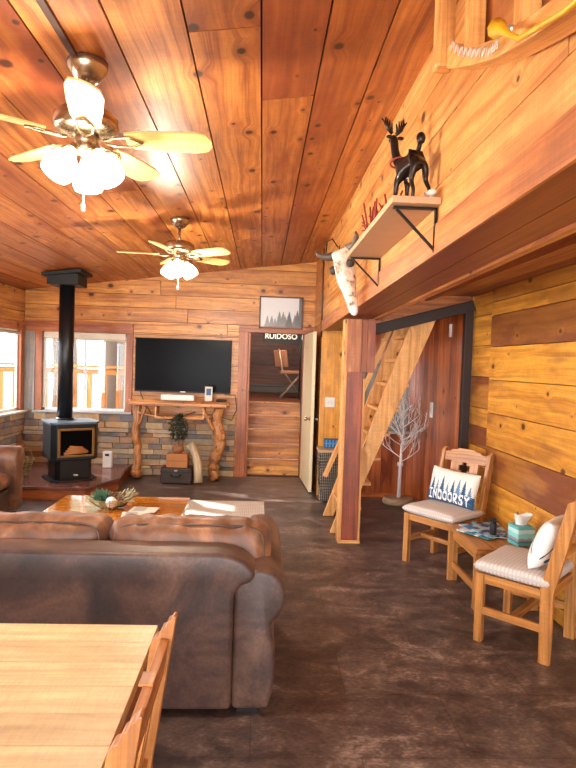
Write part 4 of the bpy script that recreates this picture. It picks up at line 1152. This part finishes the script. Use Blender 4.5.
# framed niche in the end wall behind the twig tree
b = B()
for a, c in (((1.20, .84), (1.80, .89)), ((1.20, 1.62), (1.80, 1.68)), ((1.20, .89), (1.26, 1.62)), ((1.74, .89), (1.80, 1.62))): b.bb((a[0], YA-.05, a[1]), (c[0], YA-.001, c[1]))
w3 = struct(b.build('window_3', M['grey_wood'], bev=.004), 'small grey framed window in the alcove')
b = B(); b.bb((1.26, YA-.012, .89), (1.74, YA-.004, 1.62)); b.build('pane', plain('frosted_grey_pane', '#8b8781', .3), w3)
b = B(); b.bb((1.14, YA-.12, .80), (1.86, YA-.001, .838)); b.build('sill', M['grey_wood'], w3, bev=.004)

# ------------------------------------------------------------------ wicker hamper
t = thing('wicker_hamper', (.87, 6.80, 0), 'tall grey wicker hamper with wooden rim beside the door', 'hamper')
b = B(); b.box((.87, 6.80, .30), (.27, .24, .585), taper=1.22)
b.build('body', M['wicker'], t, bev=.02)
b = B()
for k in range(15):
    z = .03+k*.038; s_ = 1+.22*z/.6; hx, hy = .137*s_, .122*s_
    b.tube([(.87-hx, 6.80-hy, z), (.87+hx, 6.80-hy, z), (.87+hx, 6.80+hy, z), (.87-hx, 6.80+hy, z), (.87-hx, 6.80-hy, z)], .009, 6, caps=False)
b.build('weave', M['wicker'], t)
b = B(); b.box((.87, 6.80, .605), (.36, .32, .03)); b.build('lid', plain('lid_wood_pale', '#c2a582', .6), t, bev=.008)
b = B(); b.bb((.77, 6.82, .621), (.99, 6.88, .73)); o = tag(b.build('blue_box', M['blue'], bev=.003), 'small blue patterned box on the wicker hamper', 'box')
b = B()
for k in range(5): b.bb((.785+.04*k, 6.817, .632), (.805+.04*k, 6.8195, .72))
b.bb((.772, 6.8165, .67), (.988, 6.8192, .682)); b.build('pattern', plain('pale_blue_print', '#4f93c4', .5), o)

# switches and plates
def plate(name, label, c, d, par=None):
    b = B(); b.box(c, d); o = tag(b.build(name, M['white'], bev=.003), label, 'switch'); return o
o = plate('light_switch', 'white double light switch on the amber panel above the hamper', (.845, YA-.005, 1.155), (.12, .009, .12))
b = B()
for x in (.825, .865): b.box((x, YA-.013, 1.155), (.012, .01, .03))
b.build('toggle', M['cream'], o)
o = plate('wall_plate', 'narrow white plate high on the glossy board wall', (1.894, 5.78, 2.0), (.01, .06, .13))
b = B(); b.box((1.887, 5.78, 2.0), (.005, .02, .05)); b.build('toggle', M['cream'], o)
o = plate('wall_plate', 'white switch plate halfway up the glossy board wall', (1.894, 6.32, 1.15), (.01, .10, .17))
b = B(); b.box((1.887, 6.32, 1.15), (.006, .03, .06)); b.build('toggle', M['cream'], o)

# ------------------------------------------------------------------ twig tree
t = thing('twig_tree', (1.66, 6.70, 0), 'white bare branched decorative twig tree on a wood slice base', 'decorative tree')
b = B(); b.lathe([(.165, .003), (.18, .02), (.175, .075), (.15, .08)], (1.66, 6.70, 0), 24, sx=1.05, sy=.9); b.build('base', M['slice'], t, bev=0)
b = B(); b.tube([(1.66, 6.70, .07), (1.665, 6.70, .4), (1.67, 6.69, .7)], [.024, .020, .013], 10); b.lathe([(.035, .0), (.035, .04)], (1.664, 6.70, .45), 12)
RB = random.Random(11); nb = [0]
def branch(p, d, L, r, lv):
    n_ = 4; pts = [p]; q = p.copy(); dd_ = d.copy()
    for i in range(n_):
        dd_ = (dd_+Vector((RB.uniform(-.18, .18), RB.uniform(-.18, .18), RB.uniform(-.02, .16)))).normalized(); q = q+dd_*L/n_; q.x = min(q.x, 1.885); q.y = min(q.y, YA-.02); pts.append(q.copy())
    b.tube(pts, [r*(1-.6*i/n_) for i in range(n_+1)], 5); nb[0] += 1
    if lv > 0:
        for k in range(4 if lv > 1 else 3):
            i = RB.randint(1, n_); dv = (dd_+Vector((RB.uniform(-1, 1), RB.uniform(-1, 1), RB.uniform(-.3, .7)))*.85).normalized()
            branch(pts[i], dv, L*RB.uniform(.45, .65), r*.6, lv-1)
for k in range(9):
    a = k*2.4; z = .5+.05*k
    branch(Vector((1.667, 6.695, z)), Vector((math.cos(a)*.9, math.sin(a)*.9, .35)).normalized(), .34, .0065, 3)
branch(Vector((1.67, 6.69, .68)), Vector((0, 0, 1)), .42, .011, 3)
b.build('trunk', M['twig'], t)

# ------------------------------------------------------------------ shelf on the upper wall
t = thing('wall_shelf', (.62, 3.0, 2.27), 'long pine shelf on black brackets high on the upper wall', 'shelf')
b = B(); b.bb((.515, 2.38, 2.29), (.719, 3.68, 2.318), tone=.4, g=1); b.build('board', plain('pale_shelf_wood', '#c9a07a', .6), t, bev=.002)
for y in (2.43, 3.60):
    b = B()
    b.bar((.53, y, 2.282), (.716, y, 2.282), .022, .008); b.bar((.712, y, 2.286), (.712, y, 2.10), .022, .008, up=(1, 0, 0)); b.bar((.545, y, 2.275), (.708, y, 2.115), .018, .008)
    b.build('bracket', M['iron'], t)

# deer figure
def skinned(name, nodes, edges, mat, parent, root=0, sub=2, mm=None):
    me = bpy.data.meshes.new(name)
    o0 = ORG[parent.name] if parent is not None else Vector((0, 0, 0))
    bm = bmesh.new(); ly = bm.verts.layers.skin.verify()
    for i, p in enumerate(nodes):
        v = bm.verts.new((mm @ Vector(p[:3]) if mm else Vector(p[:3]))-o0); v[ly].radius = (p[3], p[3] if len(p) < 5 else p[4]); v[ly].use_root = (i == root)
    bm.verts.ensure_lookup_table()
    for a_, c_ in edges: bm.edges.new((bm.verts[a_], bm.verts[c_]))
    bm.to_mesh(me); bm.free()
    o = bpy.data.objects.new(name, me); COL.objects.link(o)
    s_ = o.modifiers.new('skin', 'SKIN'); s_.use_smooth_shade = True; s_.branch_smoothing = .3
    u = o.modifiers.new('sub', 'SUBSURF'); u.levels = sub; u.render_levels = sub
    me.materials.append(mat)
    if parent is not None: o.parent = parent; ORG[o.name] = o0
    return o
t = thing('deer_figurine', (.63, 2.56, 2.319), 'dark bronze deer figurine with upturned antlers on the wall shelf', 'figurine')
# local: deer faces +Y (away from the camera), origin between its hooves
dn = [(0, -.055, .185, .034, .036), (0, -.01, .165, .036, .040), (-.012, .04, .15, .036, .042), (-.022, .075, .185, .022, .026), (-.03, .09, .235, .018, .020), (-.034, .098, .285, .019, .020), (-.034, .102, .305, .018, .019), (-.034, .14, .30, .011, .010),
      (.026, -.07, .145, .021), (.036, -.055, .085, .011), (.046, -.075, .04, .008), (.05, -.07, .006, .009),
      (-.020, -.062, .145, .021), (-.024, -.045, .085, .011), (-.020, -.06, .04, .008), (-.020, -.052, .006, .009),
      (.012, .05, .10, .014), (.014, .055, .055, .009), (.014, .05, .02, .0075), (.014, .056, .006, .008),
      (-.034, .06, .10, .014), (-.036, .066, .055, .009), (-.038, .062, .02, .0075), (-.04, .068, .006, .008)]
de = [(0, 1), (1, 2), (2, 3), (3, 4), (4, 5), (5, 6), (6, 7), (0, 8), (8, 9), (9, 10), (10, 11), (0, 12), (12, 13), (13, 14), (14, 15), (2, 16), (16, 17), (17, 18), (18, 19), (2, 20), (20, 21), (21, 22), (22, 23)]
md = T(.618, 2.50, 2.319) @ Rz(rad(15)) @ Matrix.Scale(1.04, 4)
skinned('body', dn, de, M['bronze'], t, 1, 2, md)
b = B()
b.ball(md @ Vector((.005, -.06, .25)), .020, (1, .9, 1.3)); b.tube([md @ Vector((0, -.05, .20)), md @ Vector((.005, -.06, .24))], .010, 8); b.build('tail', M['bronze'], t)
b = B()
for s_ in (-1, 1):
    st_ = Vector((-.034+s_*.010, .098, .318))
    b.tube([md @ st_, md @ (st_+Vector((s_*.022, 0, .018))), md @ (st_+Vector((s_*.034, 0, .045))), md @ (st_+Vector((s_*.032, 0, .066)))], [.009, .008, .006, .003], 6)
    for (ox, oz, tx, tz) in ((.004, .006, .000, .045), (.014, .012, .012, .058), (.024, .022, .022, .062), (.03, .035, .05, .058)):
        b.tube([md @ (st_+Vector((s_*ox, 0, oz))), md @ (st_+Vector((s_*tx, .004, tz)))], [.0065, .003], 6)
b.build('antler', M['bronze'], t)
for s_ in (-1, 1):
    b = B(); b.ball(md @ Vector((-.034+s_*.026, .09, .300)), .012, (1.3, .4, .7), n=8); b.build('ear', M['bronze'], t)
b = B(); b.tube([md @ Vector((-.022+.032*math.cos(k*PI/6), .078+.032*math.sin(k*PI/6), .192-.012*math.sin(k*PI/6))) for k in range(13)], .004, 6); b.build('collar', M['red'], t)
# bits on the shelf
b = B()
for k in range(5): b.ball((.69+R.uniform(-.014, .008), 2.425+R.uniform(-.02, .02), 2.333+R.uniform(0, .02)), .016, (1.1, 1, .8), n=7)
tag(b.build('white_rock', M['bone']), 'small lump of white stone at the end of the wall shelf', 'stone')
b = B()
for k in range(16):
    p = Vector((.57+R.uniform(-.04, .05), 2.95+R.uniform(-.2, .2), 2.322)); b.tube([p, p+Vector((R.uniform(-.05, .05), R.uniform(-.08, .08), R.uniform(.08, .16)))], .005, 5)
    b.tube([p, p+Vector((R.uniform(-.07, .07), R.uniform(-.1, .1), R.uniform(.02, .06)))], .0035, 5)
tag(b.build('red_twig_garland', M['red']), 'tangle of thin red twigs on the wall shelf behind the deer', 'decoration')

# cow skull
t = thing('cow_skull', (.66, 4.75, 2.0), 'bleached cow skull with dark horns hung at the far end of the wall shelf', 'skull')
ms = T(.585, 4.15, 2.30) @ Rz(rad(-50)) @ Ry(rad(-14)) @ Rx(rad(5)) @ Matrix.Diagonal((1.15, 1.0, 1.0, 1))   # local: -Y is out of the wall, X along the wall, Z up
# after Rz(-90): local -Y -> world -X
sk = [(0, 0, .13, .075, .05), (0, -.01, .05, .10, .065), (0, -.02, -.03, .10, .06), (0, -.025, -.12, .075, .05), (0, -.015, -.22, .060, .045), (0, -.01, -.29, .052, .032), (.018, -.012, -.34, .02, .015), (-.018, -.012, -.34, .02, .015), (.085, 0, .13, .03, .03), (-.085, 0, .13, .03, .03)]
skinned('cranium', sk, [(0, 1), (1, 2), (2, 3), (3, 4), (4, 5), (5, 6), (5, 7), (0, 8), (0, 9)], M['bone'], t, 2, 2, ms)
for s_ in (-1, 1):
    b = B(); b.ball(ms @ Vector((s_*.072, -.045, .02)), .03, (1, .8, 1.1), n=10); b.build('eye_socket', M['suitcase'], t)
for s_ in (-1, 1):
    b = B(); b.tube([ms @ Vector(p) for p in ((s_*.08, 0, .135), (s_*.115, -.01, .14), (s_*.145, -.035, .155), (s_*.165, -.055, .18), (s_*.17, -.06, .205))], [.032, .030, .023, .014, .004], 12); b.build('horn', M['horn'], t)
b = B(); b.tube([(.713, 7.04, 1.95), (.713, 7.04, 3.02)], .012, 8); tag(b.build('conduit_pipe', plain('brown_conduit', '#4d2616', .5)), 'thin brown conduit running up the corner by the skull', 'pipe')
b = B(); b.tube([(.70, 5.6, 2.75), (.64, 5.6, 2.83), (.60, 5.7, 2.82), (.60, 5.75, 2.72)], .006, 6); b.lathe([(.02, -.004), (.02, .004)], (.712, 5.6, 2.75), 12, Ry(PI/2)); tag(b.build('wall_hook', M['black']), 'thin black curved hook on the wall above the skull', 'hook')

# ------------------------------------------------------------------ old wooden sled frame at the top of the wall
t = thing('wooden_sled', (.62, 1.9, 2.5), 'old wooden sled hung flat on the upper wall near the ceiling', 'sled')
def runner(x0, x1, pts, nm, tone=0.):
    b = B(); m = Matrix(((0, 0, 1, 0), (1, 0, 0, 0), (0, 1, 0, 0), (0, 0, 0, 1)))
    b.prism(pts, x1-x0, T(x0, 0, 0) @ m, g=0, tone=tone); return b.build(nm, M['upper'], t, bev=.004)
cv = [(2.06, 2.675), (1.98, 2.635), (1.9, 2.60), (1.8, 2.555), (1.7, 2.515), (1.6, 2.475), (1.5, 2.445), (1.38, 2.41), (1.24, 2.375), (1.0, 2.32), (.75, 2.27), (.55, 2.24)]
runner(.62, .70, cv+[(y, z+.055+.03*(y > 1.9)) for y, z in cv[::-1]], 'runner')
runner(.700, .717, [(y, z+.02) for y, z in cv]+[(y, z+.30) for y, z in cv[::-1]], 'side_panel', .7)
b = B(); b.bb((.588, 2.075, 2.69), (.655, 2.135, 2.99), g=2); b.build('nose_board', M['upper'], t, bev=.012)
for y, z in ((1.88, 2.615), (1.485, 2.455), (1.02, 2.34)):
    b = B(); b.bb((.635, y, z), (.69, y+.05, z+.35), g=2); b.build('upright', M['upper'], t, bev=.004)
b = B(); b.ball((.622, 1.51, 2.50), .012); b.build('bolt', M['chain'], t)
b = B(); b.tube([(.58, 1.50, 2.495), (.58, 1.47, 2.475), (.58, 1.42, 2.435), (.58, 1.36, 2.392), (.58, 1.15, 2.33), (.59, .9, 2.30)], [.026, .014, .007, .007, .007, .007], 8); tag(b.build('yellow_horn', M['yellow']), 'yellow plastic toy horn hanging on the sled', 'toy')
b = B()
cp = [(1.94, 2.69), (1.87, 2.635), (1.80, 2.595), (1.74, 2.56), (1.68, 2.53), (1.6, 2.49), (1.54, 2.48)]
for k in range(20):
    f = k/19*(len(cp)-1); j = min(int(f), len(cp)-2); y = cp[j][0]+(cp[j+1][0]-cp[j][0])*(f-j); z = cp[j][1]+(cp[j+1][1]-cp[j][1])*(f-j)
    b.tube([(.60+.004*math.cos(a*PI/4)*(k % 2), y+.014*math.cos(a*PI/4), z-.007*math.cos(a*PI/4)+.006*math.sin(a*PI/4)) for a in range(9)], .002, 5, caps=False)
tag(b.build('sled_chain', M['chain']), 'bright thin chain draped along the sled', 'chain')

# ------------------------------------------------------------------ outside
b = B(); b.bb((-40, -20, -.9), (40, 60, -.8)); struct(b.build('ground_outside', M['ground'], origin=(0, 0, -.8)), 'pale ground outside')
def rail(p, q, label):
    p, q = Vector(p), Vector(q); t = thing('deck_railing', p, label, 'railing'); L = (q-p).length; d = (q-p).normalized()
    for z_, w_, h_ in ((1.45, .14, .04), (.25, .04, .09), (1.36, .04, .09)):
        b = B(); b.bar(p+Vector((0, 0, z_)), q+Vector((0, 0, z_)), w_, h_); b.build('rail', M['deck'], t)
    n_ = int(L/.24)
    b = B()
    for k in range(n_):
        c = p+d*(k+.5)*L/n_; b.box((c.x, c.y, .82), (.09 if abs(d.x) > .5 else .03, .03 if abs(d.x) > .5 else .09, 1.05), tone=.2*(k % 3))
    b.build('slat', M['deck'], t)
    for k in range(int(L/1.6)+1):
        c = p+d*min(L, k*1.6); b = B(); b.box((c.x, c.y, .34), (.10, .10, 2.34)); b.build('post', M['deck'], t)
rail((-5.4, 10.2, 0), (-1.6, 10.2, 0), 'orange cedar deck railing outside the window behind the stove')
rail((-5.4, 3.0, 0), (-5.4, 10.0, 0), 'orange cedar deck railing outside the side window')
b = B(); b.bb((-5.5, 2.5, -.06), (XL-.16, 10.3, -.01)); b.bb((XL-.15, YB+.3, -.06), (-1.5, 10.3, -.01)); struct(b.build('ground_deck', M['deck'], origin=(-4, 8, 0)), 'deck floor outside')
for i, (x, y, r, lb) in enumerate(((-3.1, 12.0, .17, 'thick pale pine trunk beyond the railing, close to the window frame'), (-5.2, 15, .16, 'slim pine trunk behind the stove pipe outside the window'), (-4.6, 19, .22, 'distant pine trunk beyond the deck'), (-8.5, 13.0, .2, 'pine trunk outside the side window'), (-7.2, 22, .25, 'far grey pine trunk between the other trunks'))):
    t = thing('pine_tree', (x, y, -.8), lb, 'tree')
    b = B(); b.tube([(x, y, -.82), (x+.05, y, 1), (x-.03, y, 3), (x, y, 7)], [r*1.2, r, r*.95, r*.6], 14); b.build('trunk', M['bark'], t)
    b = B()
    for k in range(160):
        a = R.uniform(0, 2*PI); rr = R.uniform(.3, 1.6); zz = R.uniform(2.6, 7)
        c = Vector((x+math.cos(a)*rr, y+math.sin(a)*rr, zz)); b.ball(c, R.uniform(.1, .28), (1, 1, .5), n=5)
    b.build('foliage', M['pinefol'], t)

# ------------------------------------------------------------------ light
w = bpy.data.worlds.new('world'); sc.world = w; w.use_nodes = True
bg = w.node_tree.nodes['Background']; bg.inputs[0].default_value = (.80, .90, 1.0, 1); bg.inputs[1].default_value = 5.2
def area(name, loc, rot, sx, sy, e, col=(1, 1, 1)):
    l = bpy.data.lights.new(name, 'AREA'); l.shape = 'RECTANGLE'; l.size = sx; l.size_y = sy; l.energy = e; l.color = col
    o = bpy.data.objects.new(name, l); COL.objects.link(o); o.location = loc; o.rotation_euler = rot; return o
area('fill_rear', (-.7, YR-.3, 1.6), (rad(92), 0, 0), 4.2, 2.2, 260, (1, .97, .93))  # added area lamp outside the rear opening, fills the room from behind
area('fill_side', (XL-.2, 3.4, 1.4), (rad(90), 0, rad(-90)), 2.4, 1.1, 90, (.95, .97, 1))  # added area lamp outside the unseen side opening, fill light only
s = bpy.data.lights.new('sun', 'SUN'); s.energy = 9; s.angle = rad(.6); s.color = (1, .95, .88)
so = bpy.data.objects.new('sun', s); COL.objects.link(so)
so.rotation_euler = Vector((1, -.5, -.62)).to_track_quat('-Z', 'Y').to_euler()
l = bpy.data.lights.new('upper_room_fill', 'POINT'); l.energy = 110; l.color = (1, .8, .65); l.shadow_soft_size = .2  # added point light without a fitting, brightens the upper room
lo = bpy.data.objects.new('upper_room_fill', l); COL.objects.link(lo); lo.location = (0.0, 9.5, 2.9)

# ------------------------------------------------------------------ camera
F_ = 577.; psi = math.atan(26.6/F_); phi = math.atan(20.2/F_); th = .033
f = Vector((math.sin(psi)*math.cos(phi), math.cos(psi)*math.cos(phi), -math.sin(phi)))
r = Vector((math.cos(psi), -math.sin(psi), 0)); u = r.cross(f)
r2 = r*math.cos(th)+u*math.sin(th); u2 = u*math.cos(th)-r*math.sin(th)
cam = bpy.data.cameras.new('camera'); co = bpy.data.objects.new('camera', cam); COL.objects.link(co)
mm = Matrix((r2, u2, -f)).transposed().to_4x4(); mm.translation = (0, 0, 1.61); co.matrix_world = mm
cam.sensor_fit = 'VERTICAL'; cam.sensor_height = 36; cam.lens = F_/768*36; cam.clip_start = .05; cam.clip_end = 200
sc.camera = co
l = bpy.data.lights.new('stair_fill', 'POINT'); l.energy = 26; l.color = (1, .84, .66); l.shadow_soft_size = .1  # added point light without a fitting, brightens the steps
lo = bpy.data.objects.new('stair_fill', l); COL.objects.link(lo); lo.location = (.18, 8.45, 2.4)
sc.view_settings.view_transform = 'Standard'; sc.view_settings.look = 'None'; sc.view_settings.exposure = 0.46; sc.view_settings.gamma = 1
sc.view_settings.use_curve_mapping = False
sc.cycles.max_bounces = 8; sc.cycles.diffuse_bounces = 5; sc.cycles.sample_clamp_indirect = 4; sc.cycles.use_denoising = True
